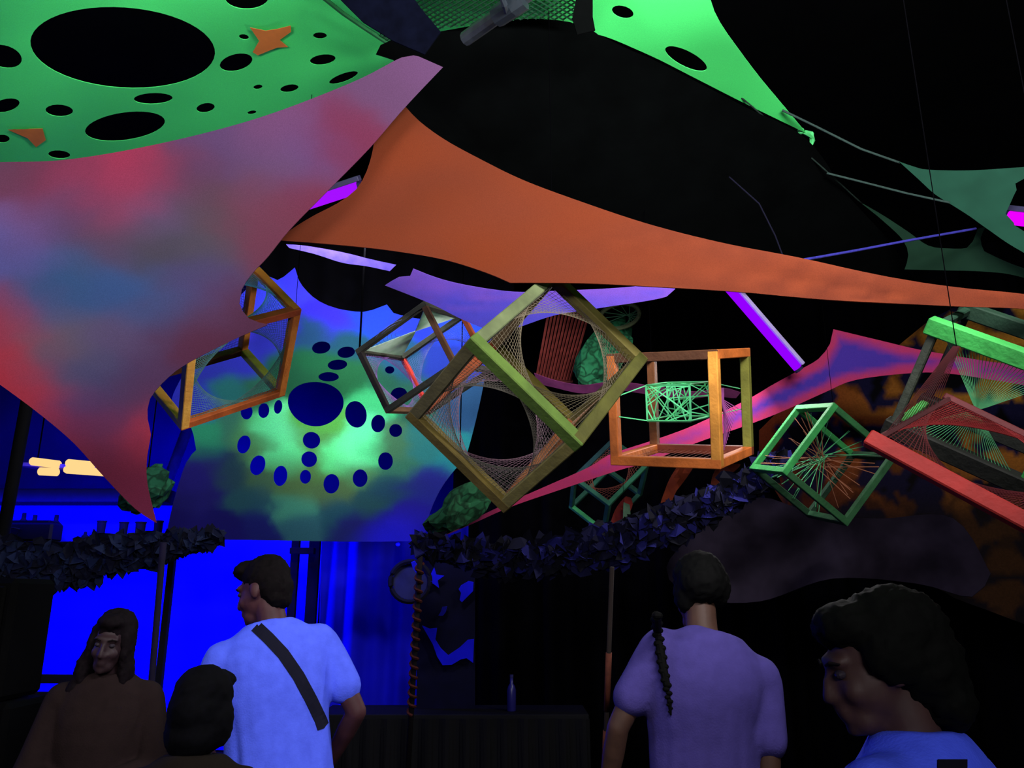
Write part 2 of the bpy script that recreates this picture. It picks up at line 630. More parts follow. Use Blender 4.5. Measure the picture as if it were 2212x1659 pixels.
def td_d(x, y): return td_plane(x, y) * (1 + 0.010 * math.sin((x * 0.5 + y) / 90.0) + 0.006 * math.sin((x - 2.2 * y) / 130.0))


sheet('tie_dye_sheet', td_out, td_d, dyed('tie_dye_cloth', 0.95, 0.10, 300), 'big pink, purple and blue tie-dyed cloth stretched to points at the left', 'cloth', (), 13, 0.004, tint(blend(td_pts, 50), 0.46))

# ---- orange cloth
or_out = spline([(868, 222), (905, 262), (960, 302), (1040, 346), (1130, 390), (1250, 435), (1400, 485), (1560, 526), (1720, 557), (1900, 596), (2050, 620), (2212, 637), (2420, 668),
                 (2420, 690), (2212, 668), (2050, 662), (1800, 650), (1600, 632), (1400, 620), (1250, 613), (1102, 612), (1050, 590), (960, 562), (850, 543), (730, 530), (598, 520),
                 (640, 490), (680, 466), (730, 440), (770, 410), (793, 370), (806, 325), (812, 280), (812, 230)], 18, sharp=(0, 12, 13, 20, 25, 33))
or_plane = plane_depth([(868, 240, 3.42), (600, 520, 3.22), (2300, 660, 2.5)])


def or_d(x, y):
    cy = 430 + (x - 600) * 0.145
    fold = math.sin((y - cy) / 9.0 + 0.6 * math.sin(x / 170)) * 0.0022 * min(1, max(0, (x - 1250) / 500))
    s2 = 0.007 * math.sin((y + 0.33 * x) / 34.0) * max(0, 1 - abs(x - 880) / 260)
    return or_plane(x, y) * (1 + fold + s2 + 0.010 * math.sin(x / 230 + y / 150))


def or_col(x, y):
    base = lin((140, 67, 45))
    hot = lin((160, 70, 30))
    dark = lin((92, 38, 28))
    k = 0.5 + 0.5 * noise.noise(Vector((x / 190, y / 70, 2)))
    st = noise.noise(Vector(((x + 7 * y) / 900, (y - 0.16 * x) / 10, 9)))
    a = max(0, min(1, (x - 1150) / 700))
    c = [b + (h - b) * 0.7 * k for b, h in zip(base, hot)]
    s = max(0, min(1, 0.5 + st)) * a * 0.55  # darker streaks towards the right, fold shade put into the colour
    return [p + (q - p) * s for p, q in zip(c, dark)]


sheet('orange_sail', or_out, or_d, dyed('orange_stretch_cloth', 0.92, 0.10, 300), 'long orange cloth sail stretched from upper left to the right edge', 'sail', (), 17, 0.004, tint(or_col, 0.42))

# ---- lavender cloth behind
lv_out = spline([(832, 616), (862, 598), (886, 596), (893, 580), (945, 600), (1010, 616), (1110, 630), (1200, 628), (1330, 622), (1460, 610), (1440, 640), (1300, 664), (1200, 680), (1110, 709), (1060, 712), (1000, 690), (930, 655)], 14, sharp=(0, 3, 9))


def lv_col(x, y):
    a, b = lin((108, 100, 255)), lin((156, 108, 248))
    t = max(0, min(1, 0.5 + (640 - y + (x - 1000) * 0.05) / 60 + 0.5 * noise.noise(Vector((x / 60, y / 12, 1)))))
    s = 1 - 0.16 * max(0, noise.noise(Vector((x / 160 + y / 50, (y - 0.38 * (x - 900)) / 5.5, 3))))
    return [(p + (q - p) * t) * s for p, q in zip(a, b)]


lv_d = plane_depth([(840, 612, 4.6), (1450, 630, 4.3), (1060, 710, 4.65)])
sheet('lavender_cloth', lv_out, lv_d, dyed('lavender_stretch', 0.92), 'glowing lavender cloth slung behind the olive cube', 'cloth', (), 13, 0.004, lv_col)
strip_out = spline([(618, 528), (660, 531), (740, 545), (800, 560), (856, 572), (842, 586), (790, 575), (740, 568), (680, 549), (625, 536)], 14, sharp=(0, 4, 5, 9))
sheet('lavender_strip', strip_out, plane_depth([(620, 530, 4.9), (855, 575, 5.0), (740, 560, 4.95)]), mat('lavender_paint', (96, 80, 190), 0.9, 0.2, 20), 'thin lavender cloth strip just under the orange sail', 'strip', (), 14, 0.004)

# ---- green and blue backdrop with round openings
bd_out = spline([(637, 578), (646, 606), (664, 630), (690, 651), (730, 667), (785, 674), (820, 664), (836, 658), (850, 676), (930, 690), (1010, 670), (1065, 690), (1050, 800), (1030, 900), (1002, 1000), (985, 1012), (950, 1060), (925, 1120), (918, 1168),
                 (800, 1170), (640, 1168), (480, 1166), (358, 1164), (376, 1080), (402, 1000), (424, 972), (412, 920), (372, 860), (470, 700), (560, 600), (600, 605)], 15, sharp=(0, 7, 18, 22, 25))
bd_holes = [ellipse((682, 873), 60, 48, 2, 44, 0.10), ellipse((694, 751), 20, 13, -8), ellipse((748, 761), 19, 12, -8), ellipse((729, 788), 21, 11, -5), ellipse((710, 814), 22, 10, 0),
            ellipse((769, 895), 23, 29, -12), ellipse((817, 915), 15, 19, 8), ellipse((855, 930), 14, 14, 0), ellipse((673, 951), 19, 18, 15), ellipse((668, 992), 17, 17, 0), ellipse((660, 1030), 12, 15, 5),
            ellipse((527, 960), 14, 20, 18), ellipse((557, 1005), 16, 22, 20), ellipse((606, 1028), 15, 22, 8), ellipse((716, 1045), 17, 21, 8), ellipse((778, 1033), 16, 19, 5), ellipse((833, 996), 16, 19, 3),
            ellipse((533, 890), 13, 16, 5), ellipse((570, 887), 12, 16, 8), ellipse((601, 879), 9, 15, 10), ellipse((842, 799), 10, 8, 0), ellipse((862, 852), 18, 15, -10), ellipse((993, 838), 15, 11, -15), ellipse((975, 795), 6, 6)]
bd_pts = [(640, 590, (60, 60, 255)), (720, 690, (52, 44, 215)), (800, 690, (34, 66, 250)), (560, 640, (60, 70, 250)), (900, 700, (40, 60, 230)), (1000, 700, (44, 80, 250)), (480, 700, (60, 55, 215)),
          (600, 720, (42, 46, 170)), (680, 725, (30, 70, 110)), (760, 735, (28, 76, 96)), (860, 770, (34, 86, 120)), (960, 780, (40, 62, 170)), (680, 780, (26, 92, 58)), (640, 810, (26, 84, 56)), (760, 820, (32, 98, 60)),
          (700, 820, (28, 90, 56)), (820, 820, (36, 92, 72)), (900, 860, (40, 96, 80)), (790, 862, (66, 196, 122)), (500, 780, (46, 52, 180)), (450, 800, (44, 52, 170)), (480, 850, (38, 110, 110)), (560, 850, (40, 100, 80)),
          (420, 870, (45, 50, 190)), (600, 930, (110, 255, 172)), (590, 922, (110, 255, 172)), (606, 948, (110, 255, 172)), (620, 940, (110, 255, 172)), (600, 912, (110, 255, 172)), (619, 985, (100, 250, 160)), (585, 940, (100, 250, 160)), (735, 975, (110, 255, 172)), (755, 985, (110, 255, 172)), (765, 955, (110, 255, 172)), (615, 965, (98, 252, 158)), (580, 910, (86, 226, 134)), (745, 968, (98, 252, 158)), (780, 940, (98, 240, 170)), (725, 990, (86, 230, 130)), (800, 965, (86, 220, 140)),
          (660, 905, (86, 176, 72)), (640, 950, (80, 140, 70)), (690, 960, (80, 145, 75)), (700, 920, (86, 176, 76)), (540, 925, (76, 150, 96)), (560, 955, (80, 140, 88)), (500, 920, (56, 120, 100)), (440, 940, (46, 150, 110)),
          (440, 975, (38, 100, 100)), (620, 1000, (72, 116, 72)), (560, 1040, (66, 104, 76)), (690, 1010, (76, 118, 66)), (760, 1010, (72, 125, 80)), (850, 960, (66, 118, 84)), (860, 1010, (50, 110, 88)), (930, 960, (42, 116, 116)),
          (980, 990, (36, 130, 135)), (640, 1055, (76, 110, 66)), (720, 1065, (72, 104, 66)), (640, 1095, (62, 136, 112)), (650, 1130, (44, 92, 104)), (500, 1020, (38, 70, 86)), (540, 1080, (36, 78, 92)), (720, 1110, (32, 76, 92)),
          (800, 1080, (34, 74, 82)), (860, 1060, (30, 66, 88)), (460, 1010, (38, 36, 110)), (430, 1080, (32, 28, 108)), (400, 1140, (26, 20, 100)), (480, 1140, (24, 20, 100)), (560, 1140, (26, 30, 104)), (800, 1140, (30, 26, 112)),
          (890, 1110, (34, 28, 122)), (900, 1050, (34, 40, 122)), (760, 1150, (28, 34, 104)), (950, 1030, (36, 40, 130)), (420, 1030, (36, 30, 120)), (1040, 760, (44, 60, 190)), (1010, 880, (40, 80, 120))]
bd_plane = plane_depth([(640, 600, 6.9), (1000, 720, 6.7), (640, 1165, 6.8)])


def bd_d(x, y): return bd_plane(x, y) * (1 + 0.006 * math.sin(x / 60.0) + 0.004 * math.sin(y / 50 + x / 90))


sheet('painted_backdrop', bd_out, bd_d, dyed('backdrop_dye', 0.9, 0.12, 160), 'green and blue dyed backdrop cloth with round cut openings and glowing spots', 'backdrop', bd_holes, 12, 0.004, blend(bd_pts, 19))

# cloth valance added to darken the void above the backdrop
va, vb = P(560, 640, 7.25), P(1110, 640, 7.25)
bm = bmesh.new()
ra, rb = [], []
for i in range(61):
    t = i / 60
    p_ = va.lerp(vb, t) + Vector((0, .04 * math.sin(t * 40), 0))
    ra.append(bm.verts.new((p_.x, p_.y, P(800, 715, 7.25).z + .02 * math.sin(t * 23))))
    rb.append(bm.verts.new((p_.x, p_.y, 5.72)))
for i in range(60): bm.faces.new((ra[i], ra[i + 1], rb[i + 1], rb[i]))
solid(bm, thickness=0.006)
tag(obj('blackout_cloth', bm, MATS['drape_black'], smooth=True), 'black cloth valance added to darken the void above the painted backdrop', 'blackout')

# ---- pink and violet cloth on the right
pk_out = spline([(1800, 711), (1900, 735), (1980, 754), (2060, 768), (2130, 780), (2212, 792), (2400, 830), (2400, 870), (2212, 832), (2140, 820), (2060, 808), (1980, 805), (1850, 820), (1780, 848), (1700, 884), (1625, 914),
                 (1500, 958), (1400, 998), (1335, 1016), (1200, 1061), (1100, 1096), (1010, 1136), (930, 1170), (928, 1164), (1010, 1128), (1080, 1094), (1180, 1050), (1270, 1010), (1312, 984), (1345, 972), (1420, 948), (1500, 918), (1620, 860), (1660, 836), (1725, 800), (1768, 775), (1793, 742)], 16,
                sharp=(0, 6, 7, 22))


def pk_col(x, y):
    a, b = lin((206, 62, 112)), lin((84, 58, 178))
    d = edge_dist((x, y), pk_out)
    wmax = 24 if x > 1560 else 40
    t = max(0, min(1, (d - 8 + 9 * noise.noise(Vector((x / 40, y / 30, 5)))) / wmax * 1.4))
    if x > 1950:
        t *= 0.9
    c = [p + (q - p) * t for p, q in zip(a, b)]
    if x < 1100:
        k = max(0, (1100 - x) / 180)
        c = [p + (q - p) * min(1, k) for p, q in zip(c, lin((74, 50, 96)))]
    if x > 2080:
        m_ = lin((190, 80, 190))
        c = [p + (q - p) * 0.35 for p, q in zip(c, m_)]
    return c


pk_d = plane_depth([(1800, 712, 5.6), (930, 1168, 6.3), (2300, 830, 5.5)])
sheet('pink_violet_cloth', pk_out, pk_d, dyed('pink_violet_dye', 0.92, 0.10, 220), 'pink edged violet cloth sweeping from low centre to the right edge', 'cloth', (), 12, 0.004, tint(pk_col, 0.78))
pk2 = spline([(1154, 806), (1200, 822), (1260, 832), (1330, 824), (1420, 836), (1500, 846), (1560, 838), (1600, 848), (1590, 860), (1540, 856), (1480, 862), (1400, 852), (1320, 842), (1260, 850), (1200, 838), (1160, 826)], 12, sharp=(0, 7))
sheet('pink_ribbon', pk2, plane_depth([(1160, 815, 6.6), (1600, 850, 6.2), (1300, 835, 6.5)]), mat('dim_pink', (120, 52, 96), 0.9, 0.3, 9), 'thin dull pink ribbon of cloth passing behind the olive and orange cubes', 'ribbon', (), 14, 0.004)

# ---- dark teal cloths at the upper right with their tie ropes
tl_m = mat('teal_cloth', (33, 78, 60), 0.9, 0.14, 6)
tl1 = spline([(1942, 349), (1980, 362), (2010, 367), (2100, 368), (2212, 361), (2400, 350), (2400, 380), (2212, 386), (2196, 410), (2182, 440), (2172, 462), (2190, 482), (2212, 500), (2400, 600), (2400, 640), (2212, 546), (2132, 494), (2096, 468), (2060, 445), (2020, 420), (1985, 388)], 14, sharp=(0, 5, 6, 13, 14))
tl1_d = plane_depth([(1942, 350, 4.35), (2212, 370, 4.0), (2212, 540, 4.1)])
sheet('teal_cloth', tl1, tl1_d, tl_m, 'dim teal green forked cloth beside the violet tube at the right edge', 'cloth', (), 18, 0.004)
tl2 = spline([(1858, 437), (1908, 466), (1960, 500), (2005, 531), (2047, 537), (2088, 536), (2101, 522), (2112, 494), (2130, 490), (2118, 514), (2126, 543), (2146, 553), (2212, 580), (2400, 640), (2400, 660), (2212, 600), (2130, 587), (2033, 584), (1954, 582), (1962, 551), (1950, 518), (1905, 475)], 12, sharp=(0, 7, 8, 13, 14, 18))
sheet('dark_green_cloth', tl2, plane_depth([(1860, 438, 4.7), (2212, 590, 4.4), (1955, 582, 4.75)]), mat('dark_green_cloth', (24, 54, 38), 0.9, 0.14, 6), 'dark green forked cloth stretched lower, just above the orange sail', 'cloth', (), 16, 0.004)


def rope(pts, ds, r, m, label, name='tie_rope', sag=0.0):
    bm = bmesh.new()
    n = len(pts)
    w = []
    for i in range(n - 1):
        for k in range(8):
            t = k / 8
            x = pts[i][0] + (pts[i + 1][0] - pts[i][0]) * t
            y = pts[i][1] + (pts[i + 1][1] - pts[i][1]) * t
            d = ds[i] + (ds[i + 1] - ds[i]) * t
            w.append(P(x, y, d) - Vector((0, 0, sag * 4 * t * (1 - t))))
    w.append(P(*pts[-1], ds[-1]))
    add_tube(bm, w, r, 6)
    return tag(obj(name, bm, m, smooth=True), label, 'rope')


rg = mat('rope_grey_green', (52, 72, 66), 0.9, 0.2, 60)
rope([(1690, 238), (1760, 272), (1860, 322), (1945, 352)], [4.4, 4.4, 4.37, 4.36], 0.0065, rg, 'thin grey rope tying the green canopy lobe to the teal cloth')
rope([(1786, 374), (1850, 390), (1960, 418), (2052, 438)], [4.45, 4.4, 4.3, 4.2], 0.006, rg, 'thin grey rope running flat to the lower edge of the teal cloth')
rope([(1596, 206), (1650, 252), (1720, 312), (1790, 374), (1862, 440)], [4.35, 4.4, 4.42, 4.45, 4.65], 0.0045, mat('rope_dark', (26, 40, 34), 0.9, 0.2, 60), 'dark thin rope running under the green lobe to the dark green cloth')
rope([(1736, 561), (1850, 541), (1960, 520), (2108, 494)], [4.0, 4.1, 4.15, 4.25], 0.007, mat('rope_blue', (56, 54, 150), 0.9, 0.2, 60), 'taut blue glowing cord slanting above the orange sail')
rope([(1575, 382), (1640, 440), (1675, 510), (1690, 550)], [4.3, 4.25, 4.2, 4.1], 0.004, mat('rope_navy', (18, 17, 36), 0.9, 0.2, 60), 'barely visible navy cord curving down the black awning')

# ================================================================== violet tubes
def tube_lamp(a, b, r, rgb, label, back, power=0, lightdir=None, hi=None):
    a, b = Vector(a), Vector(b)
    t = empty('blacklight_tube', (a + b) / 2, label, 'lamp')
    bm = bmesh.new()
    add_tube(bm, [a, b], r, 14)
    obj('glass_tube', bm, glow('tube_%d_%d' % (rgb[0] * 100, rgb[2] * 100), rgb, 1.0), t, smooth=True)
    off = Vector(back).normalized() * (r * 1.55)
    bm = bmesh.new()
    add_bar(bm, a + off, b + off, r * 1.7, r * 0.9, 0.003, Vector(back))
    obj('batten', bm, hi or mat('batten_metal', (60, 58, 90), 0.45, 0.1, 20, 0.5), t)
    d = (b - a).normalized()
    for e, s in ((a, -1), (b, 1)):
        bm = bmesh.new()
        add_tube(bm, [e, e + d * s * 0.02], r * 1.1, 10)
        obj('end_cap', bm, mat('cap_violet', (40, 30, 70), 0.5), t)
    if power:
        l = bpy.data.lights.new('tube_light', 'AREA')
        l.shape = 'RECTANGLE'
        l.size = (b - a).length
        l.size_y = 0.04
        l.energy = power
        l.color = UV
        lo = bpy.data.objects.new('tube_light', l)
        COL.objects.link(lo)
        ld = Vector(lightdir).normalized()
        xx = (d - ld * d.dot(ld)).normalized()
        yy = (-ld).cross(xx)
        lo.matrix_world = Matrix.Translation((a + b) / 2 + ld * r * 1.3) @ Matrix((xx, yy, -ld)).transposed().to_4x4()
    return t


tube_lamp(P(566, 473, 4.75), P(776, 404, 4.6), 0.034, (0.38, 0.005, 1.0), 'violet black light tube glowing between tie-dyed cloth and orange sail', (0.1, -0.6, 0.8), 12, (0.15, 1, -0.1))
tube_lamp(P(1572, 620, 5.4), P(1723, 795, 5.4), 0.030, (0.30, 0.0, 1.0), 'violet black light tube slanting under the orange sail at right', (1, 0.3, 0.75), 50, (-0.75, -0.15, -0.65), mat('batten_pale', (190, 175, 230), 0.5, 0.1, 20, 0.4))
tube_lamp(P(2178, 470, 4.25), P(2420, 500, 3.9), 0.036, (0.85, 0.0, 1.0), 'magenta violet tube at the right edge inside the teal cloth fork', (0, 0.3, 1))

# ================================================================== string-art cubes
def strings(bm, p, q, r):
    add_tube(bm, [p, q], r, 3, False)


def cube(name, ctr, size, axes, bar, col, label, webs=None, bars_col=None, skip=(), top=None, cr=0.0016, dim=1.0, slim=(1, 1, 1)):
    """hanging frame of twelve wooden bars with threads spanned across its faces"""
    ctr = Vector(ctr)
    ax = [Vector(a) for a in axes]
    t = empty(name, ctr, label, 'string cube')

    def V(i, j, k):
        return ctr + ax[0] * (i - .5) * size[0] + ax[1] * (j - .5) * size[1] + ax[2] * (k - .5) * size[2]
    col = tuple(c * dim for c in col)
    base = mat('bar_' + name, col, 0.75, 0.28, 9, 0.25, 0.25, 60)
    n = 0
    for a in range(3):
        for u in (0, 1):
            for v in (0, 1):
                i0, i1 = [0, 0, 0], [0, 0, 0]
                o1, o2 = [x for x in range(3) if x != a]
                i0[o1] = i1[o1] = u
                i0[o2] = i1[o2] = v
                i1[a] = 1
                key = (a, u, v)
                if key in skip: continue
                bm = bmesh.new()
                A, B = V(*i0), V(*i1)
                d = (B - A).normalized()
                add_bar(bm, A, B, bar * slim[a] * random.uniform(.94, 1.04), bar * slim[a] * random.uniform(.94, 1.04), bar * 0.08, ax[o1], bar * (0.5, 0.35, 0.25)[a])
                m = base
                if bars_col and key in bars_col:  # bar tones mix real paint with light and shade put into colour
                    c2 = tuple(int(c * dim) for c in bars_col[key])
                    m = mat('bar_%s_%d_%d_%d' % (name, *c2), c2, 0.75, 0.28, 9, 0.25, 0.25, 60)
                obj('bar', bm, m, t)
                n += 1
    for wb in (webs or []):
        kind, face, c, nn, r = wb[:5]
        a, s = face                       # axis and side of the face
        o1, o2 = [x for x in range(3) if x != a]

        def Q(u, v):
            idx = [0, 0, 0]
            idx[a] = s
            idx[o1] = u
            idx[o2] = v
            return V(*idx)
        bm = bmesh.new()
        if kind == 'round':               # four corner fans leaving a round opening
            cs = wb[5] if len(wb) > 5 else ((0, 0), (0, 1), (1, 0), (1, 1))
            for (u, v) in cs:
                for k in range(1, nn):
                    q = k / nn
                    strings(bm, Q(u + (1 - 2 * u) * q, v), Q(u, v + (1 - 2 * v) * (1 - q)), r)
        elif kind == 'twist':             # bow-tie: every thread crosses the middle
            for k in range(nn):
                q = 0.04 + 0.92 * k / (nn - 1)
                p1, p2 = Q(q, 0), Q(1 - q, 1)
                mid = Q(.5, .5) + (Q(q, .5) - Q(.5, .5)) * 0.10
                strings(bm, p1, mid, r)
                strings(bm, mid, p2, r)
        elif kind == 'arcs':
            for k in range(nn):
                rr = 0.12 + 0.36 * k / nn
                pts = [Q(.3 + rr * math.cos(x), .48 + rr * math.sin(x) * .8) for x in [R(140 + 14 * i) for i in range(13)]]
                add_tube(bm, pts, r, 3, False)
        elif kind == 'parallel':
            for k in range(1, nn):
                q = k / nn
                strings(bm, Q(q, 0), Q(q, 1), r)
        w = obj('string_web', bm, mat('thread_%d_%d_%d' % c, c, 0.85, 0.15, 20), t)
        w['kind'] = 'stuff'
    if top:
        bm = bmesh.new()
        i, j, k, z = top
        A = V(i, j, k)
        add_tube(bm, [A, Vector((A.x, A.y, z or ceil_z(A.x, A.y)))], cr, 5)
        obj('hanging_cord', bm, mat('cord_dark', (3, 3, 4), spec=0.0), t)
    return t, V


OL = (104, 104, 40)
cube('olive_string_cube', (0.066, 2.864, 2.404), (.461, .593, .457), [[0.7188, 0.1648, -0.6754], [0.4677, 0.6043, 0.6451], [-0.5145, 0.7796, -0.3572]], 0.046, OL,
     'large olive green string art cube tilted on its corner in the middle',
     [('round', (1, 0), (112, 108, 96), 30, 0.0009), ('round', (2, 0), (96, 88, 70), 26, 0.0008), ('round', (0, 1), (120, 84, 62), 26, 0.0009, ((0, 1), (1, 1))), ('round', (2, 1), (110, 84, 96), 24, 0.0008)],
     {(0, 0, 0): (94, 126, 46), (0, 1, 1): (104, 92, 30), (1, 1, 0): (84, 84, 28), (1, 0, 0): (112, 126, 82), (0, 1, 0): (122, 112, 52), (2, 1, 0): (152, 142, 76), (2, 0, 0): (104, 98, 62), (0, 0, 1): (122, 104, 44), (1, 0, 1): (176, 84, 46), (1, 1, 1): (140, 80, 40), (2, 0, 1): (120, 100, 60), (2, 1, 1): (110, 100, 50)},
     top=(0, 1, 0, 4.05), dim=0.80)

ORG = (216, 116, 48)
t4, V4 = cube('orange_string_cube', (0.849, 3.838, 2.567), (.507, .5, .493), [[0.8418, -0.5263, -0.12], [-0.0443, -0.2889, 0.9563], [0.538, 0.7997, 0.2665]], 0.046, ORG,
              'upright orange string art cube with a small green thread box inside',
              [('parallel', (1, 0), (128, 56, 44), 16, 0.0010)],
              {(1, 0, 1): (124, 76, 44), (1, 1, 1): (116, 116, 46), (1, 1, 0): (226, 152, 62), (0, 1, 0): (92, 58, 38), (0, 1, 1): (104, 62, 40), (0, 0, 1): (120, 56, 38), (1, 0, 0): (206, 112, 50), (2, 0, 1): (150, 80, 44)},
              top=(0, 1, 1, 0))
# inner box of green thread, its spokes and the violet spokes behind
bm = bmesh.new()
I4 = lambda x, y, z: V4(x, y, z)
ib = {}
for i in (0, 1):
    for j in (0, 1):
        for k in (0, 1):
            ib[(i, j, k)] = I4(.25 + .44 * i, .37 + .35 * j, .22 + .56 * k)
pairs = [(a, b) for a in ib for b in ib if a < b and sum(abs(x - y) for x, y in zip(a, b)) == 1]
for a, b in pairs: strings(bm, ib[a], ib[b], 0.0062)
for k in (0, 1):
    for _ in range(20):
        e = [(random.random(), 0), (random.random(), 1), (0, random.random()), (1, random.random())]
        p, q = random.sample(e, 2)
        L = lambda w: I4(.25 + .44 * w[0], .37 + .35 * w[1], .22 + .56 * k)
        strings(bm, L(p), L(q), 0.0035)
for (i, j, k), p in ib.items():
    strings(bm, p, I4(i * .92 + .04, .53 + (j - .5) * .2, k), 0.003)
o = obj('inner_string_box', bm, mat('thread_mint', (104, 226, 150), 0.85, 0.15, 20), t4)
tag(o, 'mint green thread box', None, None, 'stuff')
bm = bmesh.new()
for k in range(14):
    q = k / 13
    strings(bm, I4(1, .1 + .35 * q, .2 + .5 * q), I4(.8, .65, .9 - .5 * q), 0.0028)
o = obj('side_threads', bm, mat('thread_purple', (130, 64, 120), 0.85, 0.15, 20), t4)
o['kind'] = 'stuff'

GRN = (58, 172, 84)
t5, V5 = cube('green_string_cube', (1.971, 4.992, 2.468), (.504, .45, .487), [[0.6257, -0.0834, 0.7756], [0.1168, -0.973, -0.1989], [0.7712, 0.2151, -0.5991]], 0.039, GRN,
              'tilted green string art cube hanging right of the orange one', None,
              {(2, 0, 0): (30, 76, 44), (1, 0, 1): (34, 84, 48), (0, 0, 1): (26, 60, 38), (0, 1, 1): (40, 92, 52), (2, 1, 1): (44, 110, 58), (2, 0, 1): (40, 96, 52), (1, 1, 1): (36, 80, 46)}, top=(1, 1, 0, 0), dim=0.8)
bm = bmesh.new()
for k in range(34):
    a = Vector((random.random(), random.random(), random.choice((0, 1))))
    strings(bm, V5(*a), V5(.5 + random.uniform(-.1, .1), .5 + random.uniform(-.1, .1), .5), 0.0028)
o = obj('star_threads', bm, mat('thread_star', (120, 74, 52), 0.85, 0.5, 3), t5)
o['kind'] = 'stuff'
bm = bmesh.new()
for k in range(26):
    a = Vector((random.choice((0, 1)), random.random(), random.random()))
    strings(bm, V5(*a), V5(.55 + random.uniform(-.05, .05), .5 + random.uniform(-.2, .2), .45), 0.0026)
o = obj('star_threads', bm, mat('thread_star_green', (60, 130, 84), 0.85, 0.4, 3), t5)
o['kind'] = 'stuff'

cube('amber_string_cube', (-1.521, 3.91, 2.91), (.566, .571, .386), [[0.664, 0.5956, 0.4521], [0.3135, -0.7707, 0.5547], [-0.6788, 0.2266, 0.6984]], 0.044, (255, 140, 56),
     'amber orange string art cube half hidden behind the tie-dyed cloth',
     [('round', (2, 0), (92, 140, 132), 34, 0.0010), ('round', (1, 1), (120, 190, 220), 36, 0.0011), ('round', (2, 1), (130, 110, 130), 26, 0.0009)],
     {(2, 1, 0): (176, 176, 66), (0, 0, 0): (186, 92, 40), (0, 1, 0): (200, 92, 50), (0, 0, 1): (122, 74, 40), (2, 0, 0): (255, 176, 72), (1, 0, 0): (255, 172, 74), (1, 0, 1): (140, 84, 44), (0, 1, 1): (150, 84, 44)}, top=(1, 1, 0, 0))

cube('dark_string_cube', (-0.554, 4.922, 3.124), (.531, .539, .433), [[0.3913, 0.8998, 0.1929], [0.7983, -0.4362, 0.4154], [0.4579, -0.0086, -0.889]], 0.036, (58, 58, 46),
     'dark string art cube with a white thread bow tie, left of the olive cube',
     [('twist', (2, 0), (214, 255, 214), 70, 0.0027), ('arcs', (2, 0), (110, 120, 200), 6, 0.0014), ('round', (1, 0), (160, 110, 190), 24, 0.0010), ('round', (0, 1), (110, 120, 190), 26, 0.0010)],
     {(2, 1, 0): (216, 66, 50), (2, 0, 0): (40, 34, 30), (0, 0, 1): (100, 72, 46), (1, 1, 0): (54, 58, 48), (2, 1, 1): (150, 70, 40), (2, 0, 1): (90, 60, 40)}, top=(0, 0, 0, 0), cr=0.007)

a0, a1, a2 = [0.7183, -0.4379, -0.5407], [-0.1719, 0.6413, -0.7478], [0.6742, 0.63, 0.3854]
bs = (.402, .366, .372)
bc = (1.579, 2.505, 2.293)
cube('bright_green_string_cube', bc, bs, [a0, a1, a2], 0.054, (52, 150, 66),
     'bright green string art cube cut off by the right edge of the photo',
     [('twist', (2, 0), (70, 140, 92), 30, 0.0011)],
     {(1, 0, 0): (56, 62, 52), (1, 0, 1): (24, 25, 26), (2, 0, 0): (26, 58, 40), (0, 0, 1): (24, 50, 34), (0, 1, 0): (20, 22, 16), (0, 1, 1): (20, 22, 16), (2, 1, 0): (20, 24, 20)}, top=(1, 0, 0, 0), slim=(1, .5, .5))  # near-black bars: shade put into the colour so they hardly show

cube('dim_string_cube', (0.9, 7.373, 2.634), (.393, .553, .503), [[-0.7317, 0.2809, 0.6211], [0.6816, 0.2914, 0.6712], [-0.0075, -0.9144, 0.4047]], 0.042, (34, 84, 66),
     'small dim green string art cube far back below the pink cloth',
     [('round', (2, 1), (110, 60, 50), 14, 0.002)],
     {(0, 0, 0): (60, 156, 92), (1, 0, 1): (40, 100, 72), (1, 1, 1): (26, 58, 62)}, top=(1, 1, 0, 0))

# red square frame of string art
fr = empty('red_string_art', P(2080, 960, 2.2), 'red string art frame with a long bright red bar at the right edge', 'string art')
K, L_, M_ = P(1888, 953, 2.2), P(2240, 1142, 1.98), P(2052, 862, 2.42)
N_ = L_ + M_ - K
for a, b, w, c in ((K, L_, 0.047, (132, 29, 24)), (K, M_, 0.018, (52, 16, 18)), (M_, N_, 0.024, (76, 20, 22)), (L_, N_, 0.04, (180, 40, 36))):
    bm = bmesh.new()
    add_bar(bm, a, b, w, w * 0.7, 0.004, Vector((0, 1, 0)), 0.02)
    obj('bar', bm, mat('red_bar_%d' % c[0], c, 0.7, 0.25, 9, 0.25, 0.2, 60), fr)
for (o_, u, v, n, c) in ((M_, K - M_, N_ - M_, 46, (100, 24, 25)), (K, L_ - K, M_ - K, 26, (62, 20, 21)), (L_, K - L_, N_ - L_, 36, (72, 20, 25)), (N_, M_ - N_, L_ - N_, 26, (96, 24, 25))):
    bm = bmesh.new()
    for k in range(1, n):
        q = k / n
        strings(bm, o_ + u * q, o_ + v * (1 - q), 0.0013)
    w = obj('string_web', bm, mat('red_thread_%d' % c[0], c, 0.85, 0.2, 9), fr)
    w['kind'] = 'stuff'
T_ = P(2066, 748, 2.36)
bm = bmesh.new()
for k in range(14):
    q = k / 13
    strings(bm, T_ + Vector((.02 * (q - .5), 0, 0)), K.lerp(M_, .12 + .7 * q), 0.0013)
w = obj('string_fan', bm, mat('red_thread_fan', (54, 15, 18), 0.85, 0.2, 9), fr)
w['kind'] = 'stuff'
bm = bmesh.new()
add_tube(bm, [T_, Vector((T_.x, T_.y, 3.9))], 0.0016, 5)
obj('hanging_cord', bm, MATS['cord_dark'], fr)

